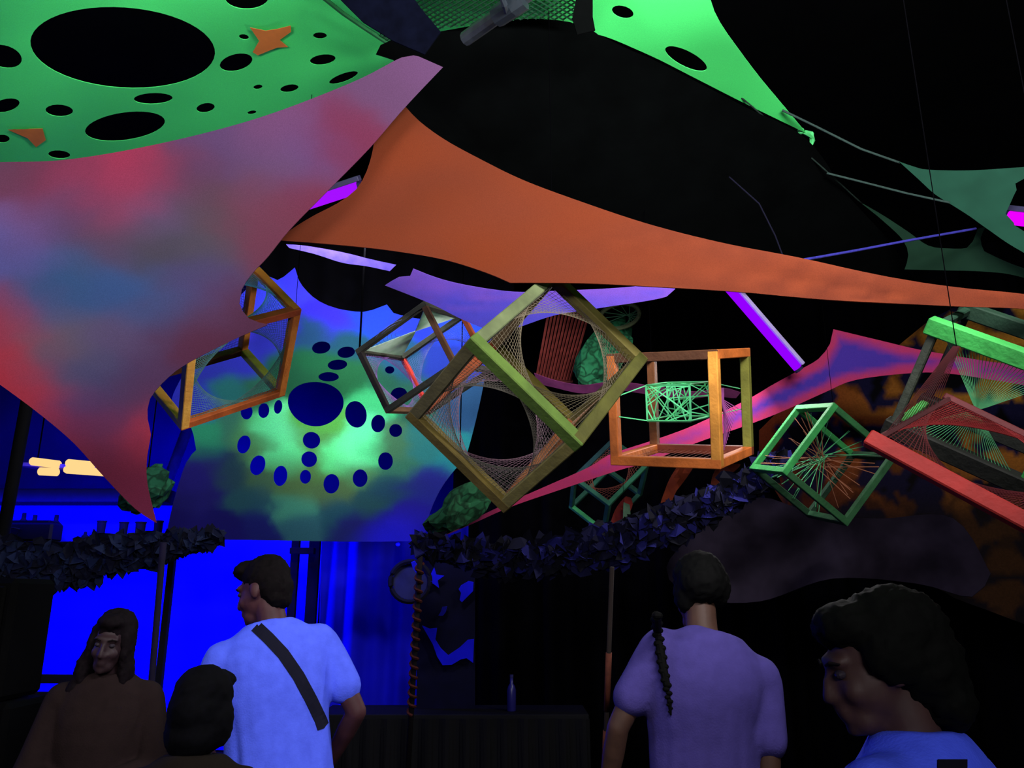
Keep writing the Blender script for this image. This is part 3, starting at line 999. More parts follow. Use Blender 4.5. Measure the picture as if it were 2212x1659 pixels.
# ================================================================== further back: hangings
# dark red striped string panel
pn = empty('red_string_curtain', P(1215, 760, 6.9), 'dark red panel of vertical strings seen through the olive cube', 'string curtain')
pd = plane_depth([(1180, 690, 7.0), (1275, 690, 6.9), (1160, 820, 7.0)])
for k in range(12):
    bm = bmesh.new()
    x0, x1 = 1186 + k * 8.0, 1158 + k * 6.6
    a, b = P(x0, 670, pd(x0, 670)), P(x1, 822, pd(x1, 822))
    add_bar(bm, a, b, 0.021, 0.012, 0.002)
    obj('cord', bm, mat('dark_red_cord', (112, 46, 40), 0.85, 0.3, 20), pn)
for a, b in ((P(1180, 668, 7.0), P(1282, 668, 6.9)), (P(1152, 824, 7.0), P(1238, 824, 6.95))):
    bm = bmesh.new()
    add_bar(bm, a, b, 0.03)
    obj('rail', bm, mat('dark_red_rail', (86, 36, 34)), pn)


def crease_mat(rgb):
    nm = 'lantern_paper_%d' % rgb[1]
    m = mat(nm, rgb, 0.85, 0.4, 6)
    nt = m.node_tree
    b = nt.nodes['Principled BSDF']
    src = b.inputs['Base Color'].links[0].from_socket
    tc = next(n for n in nt.nodes if n.type == 'TEX_COORD')
    vo = nt.nodes.new('ShaderNodeTexVoronoi')
    vo.feature = 'DISTANCE_TO_EDGE'
    vo.inputs['Scale'].default_value = 5.5
    nz = nt.nodes.new('ShaderNodeTexNoise')
    nz.inputs['Scale'].default_value = 6
    nt.links.new(tc.outputs['Object'], nz.inputs['Vector'])
    va_ = nt.nodes.new('ShaderNodeVectorMath')
    va_.operation = 'MULTIPLY_ADD'
    va_.inputs[1].default_value = (.5, .5, .5)
    nt.links.new(nz.outputs['Color'], va_.inputs[0])
    nt.links.new(tc.outputs['Object'], va_.inputs[2])
    nt.links.new(va_.outputs['Vector'], vo.inputs['Vector'])
    mr = nt.nodes.new('ShaderNodeMapRange')
    mr.inputs['From Min'].default_value = 0.02
    mr.inputs['From Max'].default_value = 0.16
    mr.inputs['To Min'].default_value = 0.3
    nt.links.new(vo.outputs['Distance'], mr.inputs['Value'])
    sc = nt.nodes.new('ShaderNodeVectorMath')
    sc.operation = 'SCALE'
    nt.links.new(src, sc.inputs[0])
    nt.links.new(mr.outputs['Result'], sc.inputs['Scale'])
    nt.links.new(sc.outputs['Vector'], b.inputs['Base Color'])
    return m


def lantern(px, py, d, rx, ry, tilt, label, rgb, seed, depthr=None):
    """crumpled paper lantern of folded facets"""
    bm = bmesh.new()
    bmesh.ops.create_icosphere(bm, subdivisions=3, radius=1.0)
    c = P(px, py, d)
    s = d / FOC
    rnd = random.Random(seed)
    off = Vector((rnd.random() * 50, rnd.random() * 50, 0))
    t = R(tilt)
    for v in bm.verts:
        k = 1 + 0.34 * noise.noise(v.co * 1.6 + off) + 0.16 * noise.cell(v.co * 2.2 + off)
        x, y, z = v.co.x * k * rx * s, v.co.y * k * (depthr or min(rx, ry)) * s, v.co.z * k * ry * s
        v.co = Vector((x * math.cos(t) + z * math.sin(t), y, -x * math.sin(t) + z * math.cos(t)))
    root = empty('crumpled_lantern', c, label, 'lantern', None)
    bmesh.ops.translate(bm, verts=bm.verts, vec=c)
    obj('paper_shell', bm, crease_mat(rgb), root)
    bm = bmesh.new()
    top = c + Vector((0, 0, ry * s * 0.6))
    add_tube(bm, [top, Vector((top.x, top.y, ceil_z(top.x, top.y)))], 0.005, 5)
    obj('hanging_cord', bm, MATS['cord_dark'], root)
    return root


lantern(1300, 768, 6.7, 44, 84, 38, 'crumpled green paper lantern behind the upper right of the olive cube', (36, 112, 72), 3, 40)
lantern(992, 1100, 6.0, 78, 36, -38, 'crumpled green lantern low between backdrop and pink cloth', (28, 78, 48), 5, 40)
lantern(315, 1058, 6.2, 46, 58, 20, 'crumpled green lantern behind the tip of the tie-dyed cloth', (30, 84, 58), 8, 40)
# thin hoop
hp = empty('thin_hoop', P(1340, 685, 6.6), 'thin dull green hoop hanging above the green paper lantern', 'hoop')
bm = bmesh.new()
c0 = [P(1338 + 42 * math.cos(R(a)) * 1 + 10 * math.sin(R(a)), 683 + 24 * math.sin(R(a)) - 12 * math.cos(R(a)), 6.6) for a in range(0, 361, 15)]
add_tube(bm, c0, 0.018, 6, False)
obj('ring', bm, mat('hoop_dull', (62, 70, 46), 0.8, 0.3, 10), hp)
bm = bmesh.new()
for k in range(9):
    a, b = c0[k], c0[(k * 2 + 11) % 24]
    strings(bm, a, b, 0.004)
w = obj('string_web', bm, mat('hoop_thread', (40, 76, 52)), hp)
w['kind'] = 'stuff'

# painted tapestry on the right
tp_out = spline([(1640, 930), (1640, 1000), (1700, 1100), (1900, 1200), (2060, 1290), (2400, 1420), (2400, 640), (2212, 640), (2090, 650), (2010, 690), (1900, 780), (1800, 820), (1700, 870)], 30, sharp=range(13))


def tp_col(x, y):
    wx = x + 60 * noise.noise(Vector((x / 130, y / 110, 0))) + 20 * noise.noise(Vector((x / 40, y / 40, 8)))
    wy = y + 50 * noise.noise(Vector((x / 120, y / 100, 5)))
    n = noise.noise(Vector((wx / 85, wy / 70, 11))) + 0.35 * noise.noise(Vector((wx / 34, wy / 34, 2)))
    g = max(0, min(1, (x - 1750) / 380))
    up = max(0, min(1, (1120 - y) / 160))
    och = [a + (b - a) * g * (1 if y < 900 else 0.45) for a, b in zip(lin((128, 56, 26)), lin((192, 132, 44)))]  # ochre brightens to the right and top, uneven light put into the colour
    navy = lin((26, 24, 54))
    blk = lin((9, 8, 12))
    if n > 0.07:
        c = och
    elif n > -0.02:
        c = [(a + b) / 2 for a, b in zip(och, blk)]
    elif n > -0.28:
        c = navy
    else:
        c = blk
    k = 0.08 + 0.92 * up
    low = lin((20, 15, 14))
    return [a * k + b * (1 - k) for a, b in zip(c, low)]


tp_d = plane_depth([(1640, 960, 8.0), (2400, 700, 6.6), (2100, 1250, 6.9)])
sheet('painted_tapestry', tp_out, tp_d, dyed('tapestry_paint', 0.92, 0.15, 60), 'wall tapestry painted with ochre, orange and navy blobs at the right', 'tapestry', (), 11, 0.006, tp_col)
# dim purple grey cloth below it
dg_out = spline([(1440, 1225), (1530, 1130), (1640, 1075), (1760, 1110), (1900, 1120), (2060, 1120), (2140, 1240), (2100, 1290), (1980, 1260), (1800, 1250), (1640, 1300), (1500, 1290)], 26, sharp=(6,))
dg_p = plane_depth([(1450, 1220, 6.2), (2140, 1240, 5.6), (1700, 1090, 6.0)])
sheet('grey_drape', dg_out, lambda x, y: dg_p(x, y) * (1 + .02 * math.sin(x / 50) + .01 * math.sin(y / 30 + x / 70)), mat('drape_purple_grey', (30, 25, 36), 0.95, 0.4, 4, 0.05), 'dim purple grey cloth sagging below the green cube at right', 'drape', (), 26, 0.006)

# coloured rags hanging around the dim cube
for i, (pts, c, d, lab) in enumerate((
        ([(1470, 1000), (1500, 1005), (1462, 1060), (1440, 1110), (1425, 1100), (1440, 1050)], (112, 46, 26), 7.2, 'narrow rust orange rag hanging right of the dim cube'),
        ([(1352, 1072), (1366, 1088), (1345, 1130), (1320, 1142), (1325, 1110)], (104, 34, 30), 7.1, 'short dull red rag hanging before the dim cube'),
        ([(1550, 1010), (1600, 1003), (1570, 1030), (1548, 1052), (1535, 1050)], (92, 40, 28), 7.2, 'rust rag hanging under the orange cube corner'),
        ([(1348, 1085), (1360, 1090), (1362, 1140), (1354, 1146), (1347, 1138)], (70, 96, 76), 7.0, 'slim grey green rag hanging beside the dull red rag'))):
    sheet('rag', spline(pts, 8), (lambda dd: (lambda x, y: dd * (1 + .004 * math.sin(x / 6))))(d), mat('rag_%d' % i, c, 0.95, 0.3, 10), lab, 'rag', (), 12, 0.006)
    rg_ = bpy.data.objects['rag' if i == 0 else 'rag.%03d' % i]
    a_ = P(*pts[0], d)
    bm = bmesh.new()
    add_tube(bm, [Vector((0, 0, -.02)), Vector((0, 0, ceil_z(a_.x, a_.y) - a_.z))], .0016, 4)
    me = bpy.data.meshes.new('hanging_cord')
    bm.to_mesh(me)
    bm.free()
    cc = link('hanging_cord', me, MATS['cord_dark'], rg_)
    cc.location = a_ - rg_.location

# ================================================================== camouflage nets along the booth edge
def camo(line, half, d, n, label, cols, seed):
    root = empty('camouflage_net', P(*line[len(line) // 2], d), label, 'net')
    rnd = random.Random(seed)
    bm = bmesh.new()
    L = [bm.verts.new(P(x, y - h, d + .03)) for (x, y), h in zip(line, half)]
    Q = [bm.verts.new(P(x, y + h * .8, d + .03)) for (x, y), h in zip(line, half)]
    for i in range(len(line) - 1): bm.faces.new((L[i], L[i + 1], Q[i + 1], Q[i]))
    bmesh.ops.subdivide_edges(bm, edges=bm.edges[:], cuts=5, use_grid_fill=True)
    for v in bm.verts: v.co += Vector((0, .05, .03)) * noise.noise(v.co * 6)
    bmesh.ops.recalc_face_normals(bm, faces=bm.faces)
    solid(bm, thickness=0.004)
    obj('net_ground', bm, mat('camo_ground', (7, 8, 22), 0.95, 0.4, 9), root)
    for ci, c in enumerate(cols):
        bm = bmesh.new()
        for k in range(n // len(cols)):
            t = rnd.random() * (len(line) - 1.001)
            i = int(t)
            q = t - i
            x = line[i][0] + (line[i + 1][0] - line[i][0]) * q
            y = line[i][1] + (line[i + 1][1] - line[i][1]) * q
            h = half[i] + (half[i + 1] - half[i]) * q
            y += h * rnd.triangular(-1.05, 1.1, 0.1)
            p = P(x, y, d + rnd.uniform(-.09, .02))
            s = rnd.uniform(.045, .10)
            u = Vector((rnd.gauss(0, 1), rnd.gauss(0, .5), rnd.gauss(0, 1))).normalized()
            w = u.cross(Vector((rnd.gauss(0, .4), -1, rnd.gauss(0, .4)))).normalized()
            cup = u.cross(w) * s * .3
            v = [bm.verts.new(p + a * u * s + b * w * s * .55 + cup * e) for a, b, e in ((-1, 0, 1), (-.3, -1, 0), (.45, -.8, .1), (1, .1, 1), (.2, .9, 0), (-.5, .7, .2))]
            bm.faces.new(v)
        o = obj('scrim_flaps', bm, mat('camo_%d_%d_%d' % c, c, 0.95, 0.3, 9), root)
        o['kind'] = 'stuff'
    return root


camo([(-120, 1212), (0, 1215), (70, 1222), (140, 1222), (210, 1205), (280, 1196), (340, 1182), (400, 1172), (470, 1160)], [60, 52, 50, 52, 46, 42, 30, 16, 6], 5.6, 900,
     'dark camouflage net sagging over the blue glow at the left', [(14, 18, 40), (9, 10, 26), (20, 28, 54)], 4)
camo([(905, 1174), (980, 1190), (1060, 1208), (1160, 1206), (1260, 1190), (1360, 1165), (1450, 1130), (1540, 1090), (1620, 1040), (1700, 990)], [10, 22, 36, 40, 42, 50, 48, 42, 34, 16], 5.6, 1100,
     'dark camouflage net, blue light in its flap colours, rising from the booth edge towards the right', [(13, 13, 46), (6, 6, 17), (22, 22, 82), (9, 9, 30)], 9)  # brighter navy flaps carry the blue-lit patches in their colour

# ================================================================== booth
# posts beside the glowing cloth
def post(a, b, r, m, label, name='post', cat='post', n=12):
    bm = bmesh.new()
    add_tube(bm, [a, b], r, n)
    return tag(obj(name, bm, m, smooth=True), label, cat)


def ground(px, py, d, z=0.0):
    p = P(px, py, d)
    return Vector((p.x, p.y, z))


dkp = mat('post_dark', (16, 10, 34), 0.8, 0.3, 15)
a = P(353, 1172, 5.2)
post(a, P(325, 1500, 5.2) + (P(325, 1500, 5.2) - a) * 2.4, 0.021, dkp, 'slim dark pole leaning in front of the blue glow at left', 'slim_pole', 'pole')
fr2 = empty('side_frame', ground(650, 1300, 7.9), 'dark upright frame between the blue glow and the blue curtain', 'frame')
for x, w in ((631, 0.04), (673, 0.055)):
    p = P(x, 1300, 7.9)
    bm = bmesh.new()
    add_bar(bm, (p.x, p.y, 0.0), (p.x, p.y, 2.35), w * 2, 0.06)
    obj('upright', bm, dkp, fr2)
bm = bmesh.new()
p, q = P(628, 1190, 7.9), P(680, 1190, 7.9)
add_bar(bm, p, q, 0.09, 0.06)
obj('crosspiece', bm, dkp, fr2)

# blue curtain
bm = bmesh.new()
NXc = 60
xa, xb = P(684, 1300, 7.6).x, P(1010, 1300, 7.6).x
yb = P(800, 1300, 7.6).y
cols_ = []
for i in range(NXc + 1):
    t = i / NXc
    col_ = []
    for j in range(13):
        s = j / 12
        x = xa + (xb - xa) * t + 0.10 * s * (1 - t) * 0.6
        fold = 0.05 * math.sin(t * 16 + 1.4 * s) * (1 - .5 * t) + 0.03 * math.sin(t * 41 + s * 2)
        col_.append(bm.verts.new((x, yb + fold, 2.42 - 2.40 * s)))
    cols_.append(col_)
for i in range(NXc):
    for j in range(12):
        bm.faces.new((cols_[i][j], cols_[i + 1][j], cols_[i + 1][j + 1], cols_[i][j + 1]))
solid(bm, thickness=0.006)
tag(obj('blue_curtain', bm, mat('curtain_blue', (8, 8, 190), 0.85, 0.1, 3), smooth=True), 'deep blue folded curtain hanging right of the man in white', 'curtain')
area('curtain_fill_blue', P(690, 1330, 7.2) + Vector((-.1, 0, .75)), P(730, 1400, 7.6), (0.3, 0.1), 2.0, BLUE)  # unseen blue fill added to light the curtain front

# cut-out panel with star
pnl = empty('cutout_panel', ground(968, 1340, 6.9), 'dark panel with blue star and jagged blue shapes behind the rope pole', 'panel')


def flat_piece(name, pts, d, m, parent, t=0.012):
    bm = bmesh.new()
    bm.faces.new([bm.verts.new(P(x, y, d)) for x, y in pts])
    bmesh.ops.recalc_face_normals(bm, faces=bm.faces)
    solid(bm, thickness=t)
    return obj(name, bm, m, parent)


flat_piece('board', [(900, 1192), (1026, 1192), (1026, 1532), (900, 1532)], 6.9, mat('panel_navy', (6, 6, 36), 0.9, 0.3, 6), pnl, 0.02)
bl = mat('panel_blue', (16, 16, 225), 0.9, 0.1, 6)
star = []
for k in range(10):
    rr = 24 if k % 2 == 0 else 10.5
    star.append((936 + rr * math.sin(k * math.pi / 5 + .08), 1249 - rr * math.cos(k * math.pi / 5 + .08)))
flat_piece('star', star, 6.86, bl, pnl)
flat_piece('leaf_shape', [(996, 1264), (1012, 1255), (1023, 1257), (1022, 1276), (1008, 1290), (998, 1300), (993, 1295), (996, 1280), (991, 1272)], 6.86, bl, pnl)
flat_piece('small_shape', [(955, 1312), (966, 1310), (963, 1322), (957, 1330), (947, 1330), (952, 1322)], 6.86, mat('panel_blue_dim', (10, 10, 130)), pnl)
flat_piece('jagged_band', [(912, 1352), (928, 1359), (944, 1357), (942, 1372), (940, 1382), (952, 1401), (968, 1416), (992, 1400), (1010, 1383), (1024, 1381), (1022, 1432), (1008, 1422), (996, 1424), (976, 1436), (956, 1437), (944, 1418), (935, 1392)], 6.86, bl, pnl)
area('panel_fill_blue', P(930, 1290, 6.3) + Vector((-.5, 0, .45)), P(960, 1320, 6.86), (0.2, 0.2), 4, BLUE)  # unseen blue fill added for the star panel

# round dim disc
dc = empty('round_disc', P(886, 1256, 6.6), 'round dim grey disc with dark rim beside the star panel', 'disc')
bm = bmesh.new()
add_tube(bm, [P(886, 1256, 6.62), P(886, 1256, 6.62) + Vector((0, .03, 0))], 0.145, 32)
obj('face', bm, mat('disc_grey', (30, 32, 62), 0.8, 0.3, 9), dc)
bm = bmesh.new()
pts = [P(886, 1256, 6.6) + Vector((math.cos(R(a)) * .165, 0, math.sin(R(a)) * .165)) for a in range(0, 361, 12)]
add_tube(bm, pts, 0.022, 6, False)
obj('rim', bm, mat('disc_rim', (7, 7, 20)), dc)
# blue highlights beside it, modelled as small bright blue pieces
bl2 = mat('blue_highlight', (20, 20, 255))
flat_piece('blue_highlight', [(888, 1215), (896, 1212), (905, 1228), (906, 1237), (899, 1238), (892, 1228)], 6.3, bl2, None)
tag(bpy.data.objects['blue_highlight'], 'small bright blue tab modelled as a flat piece at the top of the rope pole', 'highlight')
bm = bmesh.new()
add_ell(bm, P(860, 1176, 6.78), (.022, .012, .017), None, 12, 8)
tag(obj('blue_glint', bm, bl2, smooth=True), 'tiny bright blue bead modelled as a ball under the backdrop hem', 'glint')

# rope wrapped pole
rp = empty('rope_wrapped_pole', ground(890, 1540, 6.2), 'dark pole spiralled with orange brown rope in the middle', 'pole')
a, b = P(909, 1176, 6.2), P(888, 1545, 6.2)
b2 = a + (b - a) * ((a.z - 0.0) / (a.z - b.z))
bm = bmesh.new()
add_tube(bm, [a, b2], 0.022, 12)
obj('shaft', bm, mat('pole_dark', (14, 9, 14)), rp, smooth=True)
bm = bmesh.new()
d = (b2 - a)
s_, t_ = frame_of(d)
pts = [a + d * (k / 420) + (s_ * math.cos(k * .42) + t_ * math.sin(k * .42)) * 0.028 for k in range(30, int(420 * (a.z - b.z) / a.z))]
add_tube(bm, pts, 0.012, 5)
obj('rope_spiral', bm, mat('rope_rust', (62, 25, 20), 0.9, 0.3, 30), rp)
# taped pole
tp = empty('taped_pole', ground(1308, 1650, 3.6), 'thin dark pole with rust orange tape beside the man with the braid', 'pole')
a, b = P(1322, 1225, 3.6), P(1306, 1659, 3.6)
b2 = a + (b - a) * ((a.z - 0.0) / (a.z - b.z))
bm = bmesh.new()
add_tube(bm, [a, b2], 0.011, 10)
obj('shaft', bm, mat('pole_brown', (24, 17, 15)), tp, smooth=True)
for y0, y1 in ((1410, 1535), (1578, 1664)):
    f0, f1 = (y0 - 1225) / 434, (y1 - 1225) / 434
    bm = bmesh.new()
    add_tube(bm, [a + (b - a) * f0, a + (b - a) * f1], 0.0145, 10)
    obj('tape_band', bm, mat('tape_rust', (74, 36, 25), 0.8, 0.35, 18), tp, smooth=True)

# booth table
tb = empty('booth_table', ground(880, 1560, 6.3), 'long black covered booth table below the curtain', 'table')
p, q = P(690, 1540, 6.65), P(1270, 1540, 6.65)
zt = p.z
bm = bmesh.new()
add_box(bm, Matrix.Translation(((p.x + q.x) / 2, p.y + .2, zt - .02)), q.x - p.x, .6, .04, .005)
obj('tabletop', bm, mat('table_black', (7, 7, 10), 0.7), tb)
bm = bmesh.new()
ra, rb = [], []
for i in range(81):
    x = p.x + (q.x - p.x) * i / 80
    ra.append(bm.verts.new((x, p.y - .11 + .012 * math.sin(i * 1.1), zt - .03)))
    rb.append(bm.verts.new((x, p.y - .13 + .03 * math.sin(i * 1.1), 0.01)))
for i in range(80): bm.faces.new((ra[i], ra[i + 1], rb[i + 1], rb[i]))
solid(bm, thickness=0.004)
obj('table_skirt', bm, mat('skirt_black', (6, 6, 8)), tb)
for sx in (p.x + .05, q.x - .05):
    for sy in (p.y - .05, p.y + .45):
        bm = bmesh.new()
        add_bar(bm, (sx, sy, 0), (sx, sy, zt - .04), .04)
        obj('leg', bm, mat('table_black', (7, 7, 10)), tb)
# bottle on the table
bt = empty('bottle', Vector((P(1105, 1550, 6.65).x, p.y + .1, zt)), 'small bluish bottle standing on the black table', 'bottle')
bm = bmesh.new()
prof = [(0.0, 0.034), (0.005, .038), (.17, .038), (.20, .030), (.225, .015), (.27, .014)]
c = bt.location
add_tube(bm, [c + Vector((0, 0, z)) for z, r in prof], [r for z, r in prof], 16)
obj('body', bm, mat('bottle_blue', (36, 34, 104), 0.3, 0.1, 9, 0.5), bt, smooth=True)
bm = bmesh.new()
add_tube(bm, [c + Vector((0, 0, .27)), c + Vector((0, 0, .295))], .016, 14)
obj('cap', bm, mat('bottle_cap', (40, 40, 90)), bt)

# high shelf with blue panel, cups and boxes at the left
shf = empty('high_shelf', P(150, 1172, 7.2), 'high dark shelf with an added panel for the blue-lit wall at the left', 'shelf')
p, q = P(-160, 1170, 7.2), P(352, 1170, 7.2)
zs = p.z
bm = bmesh.new()
add_box(bm, Matrix.Translation(((p.x + q.x) / 2, p.y + .1, zs - .03)), q.x - p.x, .4, .05, .004)
obj('board', bm, mat('shelf_dark', (8, 8, 22)), shf)
bm = bmesh.new()
zt2 = P(150, 1088, 7.4).z
add_box(bm, Matrix.Translation(((p.x + q.x) / 2, p.y + .28, (zs + zt2) / 2)), q.x - p.x, .02, zt2 - zs, .003)
obj('lit_wall_panel', bm, mat('lit_wall_blue', (12, 12, 235), 0.9, 0.25, 3), shf)  # added board, the wall's blue light is put into its colour
bm = bmesh.new()
add_box(bm, Matrix.Translation(((p.x + q.x) / 2, p.y + .12, zt2 + .06)), q.x - p.x, .34, .12, .004)
obj('pelmet', bm, mat('pelmet_navy', (7, 7, 40)), shf)
for x in (p.x + .03, q.x - .03):
    bm = bmesh.new()
    add_bar(bm, (x, p.y + .32, 0), (x, p.y + .32, zs), .06)
    obj('upright', bm, MATS['shelf_dark'], shf)
area('shelf_fill_blue', Vector(((p.x + q.x) / 2, p.y - .15, zt2 - .02)), Vector(((p.x + q.x) / 2, p.y + .3, zs + .15)), (1.8, .05), 20, BLUE)  # unseen blue fill added to brighten the shelf board


def cup(px, w, h, m, label, kind='cup', hole=True):
    c = Vector((P(px, 1160, 7.2).x, p.y + .08, zs - .004))
    bm = bmesh.new()
    prof = [(0, w * .8), (h, w)] if kind == 'cup' else [(0, w), (h * .6, w), (h * .75, w * .5), (h, w * .4)]
    add_tube(bm, [c + Vector((0, 0, z)) for z, r in prof], [r for z, r in prof], 14)
    if kind == 'cup':
        add_tube(bm, [c + Vector((0, 0, h - .012)), c + Vector((0, 0, h))], w * 1.1, 14)
    return tag(obj(kind, bm, m, smooth=False), label, kind)


cm = mat('cup_dark', (10, 9, 40), 0.8)
cup(205, .040, .20, cm, 'dark cup on the high shelf, leftmost of the cups')
cup(254, .040, .19, cm, 'dark cup on the high shelf, second from the left')
cup(291, .046, .19, cm, 'dark cup on the high shelf, third from the left')
cup(330, .040, .20, cm, 'dark cup at the right end of the high shelf')
cup(172, .03, .10, cm, 'low dark bottle on the high shelf beside the cups', 'bottle')
c = Vector((P(58, 1160, 7.2).x, p.y + .03, zs + .085))
bx = empty('black_case', c - Vector((0, 0, .085)), 'long black equipment case lying on the high shelf', 'case')
bm = bmesh.new()
add_box(bm, Matrix.Translation(c + Vector((-.12, 0, 0))), .74, .2, .17, .02)
obj('case_body', bm, mat('case_black', (5, 5, 9), 0.6), bx)
bm = bmesh.new()
add_box(bm, Matrix.Translation(c + Vector((-.12, 0, .095))), .66, .17, .02, .006)
obj('lid', bm, mat('case_black', (5, 5, 9)), bx)
bm = bmesh.new()
add_tube(bm, [c + Vector((-.2, -.10, .02)), c + Vector((-.17, -.13, .03)), c + Vector((-.07, -.13, .03)), c + Vector((-.04, -.10, .02))], .008, 6)
obj('handle', bm, mat('case_handle', (14, 14, 30)), bx)
for x, h in ((15, .28), (40, .26), (88, .26)):
    c = Vector((P(x, 1120, 7.2).x, p.y + .195, zs))
    bm = bmesh.new()
    add_tube(bm, [c + Vector((0, 0, -.005)), c + Vector((0, 0, h * .7)), c + Vector((0, 0, h * .8)), c + Vector((0, 0, h))], [.045, .045, .02, .018], 12)
    tag(obj('bottle', bm, cm), {15: 'dark bottle behind the black case, at the left frame edge', 40: 'dark bottle behind the black case, middle one of three', 88: 'dark bottle behind the black case, nearest the cups'}[x], 'bottle')

# warm lamp pair
lp = empty('warm_tube_lamp', P(150, 1006, 8.2), 'warm yellow twin tube lamp glowing in the dark at left', 'lamp')
wg = glow('warm_lamp', (1.0, 0.66, 0.26), 1.05)
for (x0, x1, y0, y1) in ((66, 130, 996, 1004), (84, 126, 1018, 1020), (144, 206, 1000, 1006), (140, 250, 1014, 1022)):
    bm = bmesh.new()
    a, b = P(x0, y0, 8.2), P(x1, y1, 8.2)
    add_tube(bm, [a, a + (b - a) * .05, a + (b - a) * .95, b], [.03, .042, .042, .03], 12)
    obj('tube', bm, wg, lp, smooth=True)
bm = bmesh.new()
add_bar(bm, P(55, 1006, 8.3), P(260, 1014, 8.3), .22, .04)
obj('housing', bm, mat('lamp_housing', (120, 96, 60), 0.6), lp)
bm = bmesh.new()
for x in (80, 235): add_tube(bm, [P(x, 1000, 8.3), Vector((P(x, 1000, 8.3).x, P(x, 1000, 8.3).y, ceil_z(P(x, 1000, 8.3).x, P(x, 1000, 8.3).y)))], .008, 5)
obj('hanging_cord', bm, MATS['cord_dark'], lp)

# tent poles at left
bm = bmesh.new()
a, b = P(62, 850, 6.6), P(22, 1070, 6.6)
post(a + (a - b) * 1.5, b + (b - a) * 3.4, .05, mat('tent_pole_black', (6, 6, 10)), 'black leaning tent pole at the left behind the tie-dyed cloth', 'tent_pole', 'pole')
bm.free()
a, b = P(404, 930, 7.4), P(366, 1032, 7.4)
post(a + (a - b) * .3, b + (b - a) * .2, .05, mat('pole_blue_light', (14, 14, 200)), 'short tent pole with blue light put into its colour, between tie-dyed cloth and backdrop', 'blue_lit_pole', 'pole')  # blue light falling on the pole is put into its colour

# rack of dark boards low at the left
rk = empty('board_rack', ground(120, 1600, 6.2), 'low rack of dark boards before the blue glow at far left', 'rack')
for y0, y1 in ((1456, 1474), (1494, 1520), (1532, 1546), (1590, 1614), (1645, 1670)):
    a = P(-40, (y0 + y1) / 2, 6.2)
    b = P(190, (y0 + y1) / 2 + 2, 6.2)
    bm = bmesh.new()
    add_bar(bm, a, b, .04, (y1 - y0) * 6.2 / FOC, .004)
    obj('board', bm, mat('rack_dark', (6, 6, 30)), rk)
for x in (-30, 182):
    bm = bmesh.new()
    t_ = P(x, 1450, 6.2)
    add_bar(bm, (t_.x, t_.y + .045, 0), (t_.x, t_.y + .045, t_.z), .05)
    obj('upright', bm, mat('rack_dark', (6, 6, 30)), rk)

# black speaker tower made up for an unclear pillar at the left frame edge
st = empty('silhouette_tower', ground(20, 1500, 3.1), 'tall black speaker tower standing in for an unclear pillar at the left frame edge', 'silhouette')
spm = mat('silhouette_black', (2, 2, 3), 0.85, 0.2, 20, 0.05)
z0 = 0.0
for k, (h, px_) in enumerate(((0.62, 74), (0.62, 88), (0.48, 108))):
    w = .62 - .04 * k
    yf = st.location.y
    dd = (Vector((0, yf + .30, z0 + h / 2)) - CAM).dot(F_)
    xr = (px_ - W / 2) / FOC * dd
    cx, cy = xr - w / 2, yf + .15
    bm = bmesh.new()
    add_box(bm, Matrix.Translation((cx, cy, z0 + h / 2)), w, .30, h - .006, .02)
    cab = obj('cabinet', bm, spm, st)
    bm = bmesh.new()
    add_box(bm, Matrix.Translation((cx, cy - .158, z0 + h / 2)), w * .88, .02, h * .86, .006)
    gr = obj('grille', bm, mat('silhouette_grille', (3, 3, 3), 0.8, 0.3, 220, 0.05, bump=0.5, bscale=300), None)
    gr.parent = cab
    gr.location = -st.location
    bm = bmesh.new()
    add_tube(bm, [(cx, cy - .176, z0 + h / 2), (cx, cy - .160, z0 + h / 2)], [h * .3, h * .34], 24)
    g2 = obj('cone', bm, mat('silhouette_cone', (3, 3, 4), 0.8, spec=0.05), None)
    g2.parent = cab
    g2.location = -st.location
    z0 += h

# ================================================================== people
def rot3(yaw=0, pitch=0, roll=0):
    """facing -Y; yaw turns the facing, pitch bows forward, roll tips to the person's left"""
    return Matrix.Rotation(R(yaw), 3, 'Z') @ Matrix.Rotation(R(pitch), 3, 'X') @ Matrix.Rotation(R(roll), 3, 'Y')


def push(me, f):
    """move every vertex along its normal by f(position)"""
    cos = [v.co.copy() for v in me.vertices]
    nos = [v.normal.copy() for v in me.vertices]
    out = []
    for c, n in zip(cos, nos): out.extend(c + n * f(c))
    me.vertices.foreach_set('co', out)
    me.update()


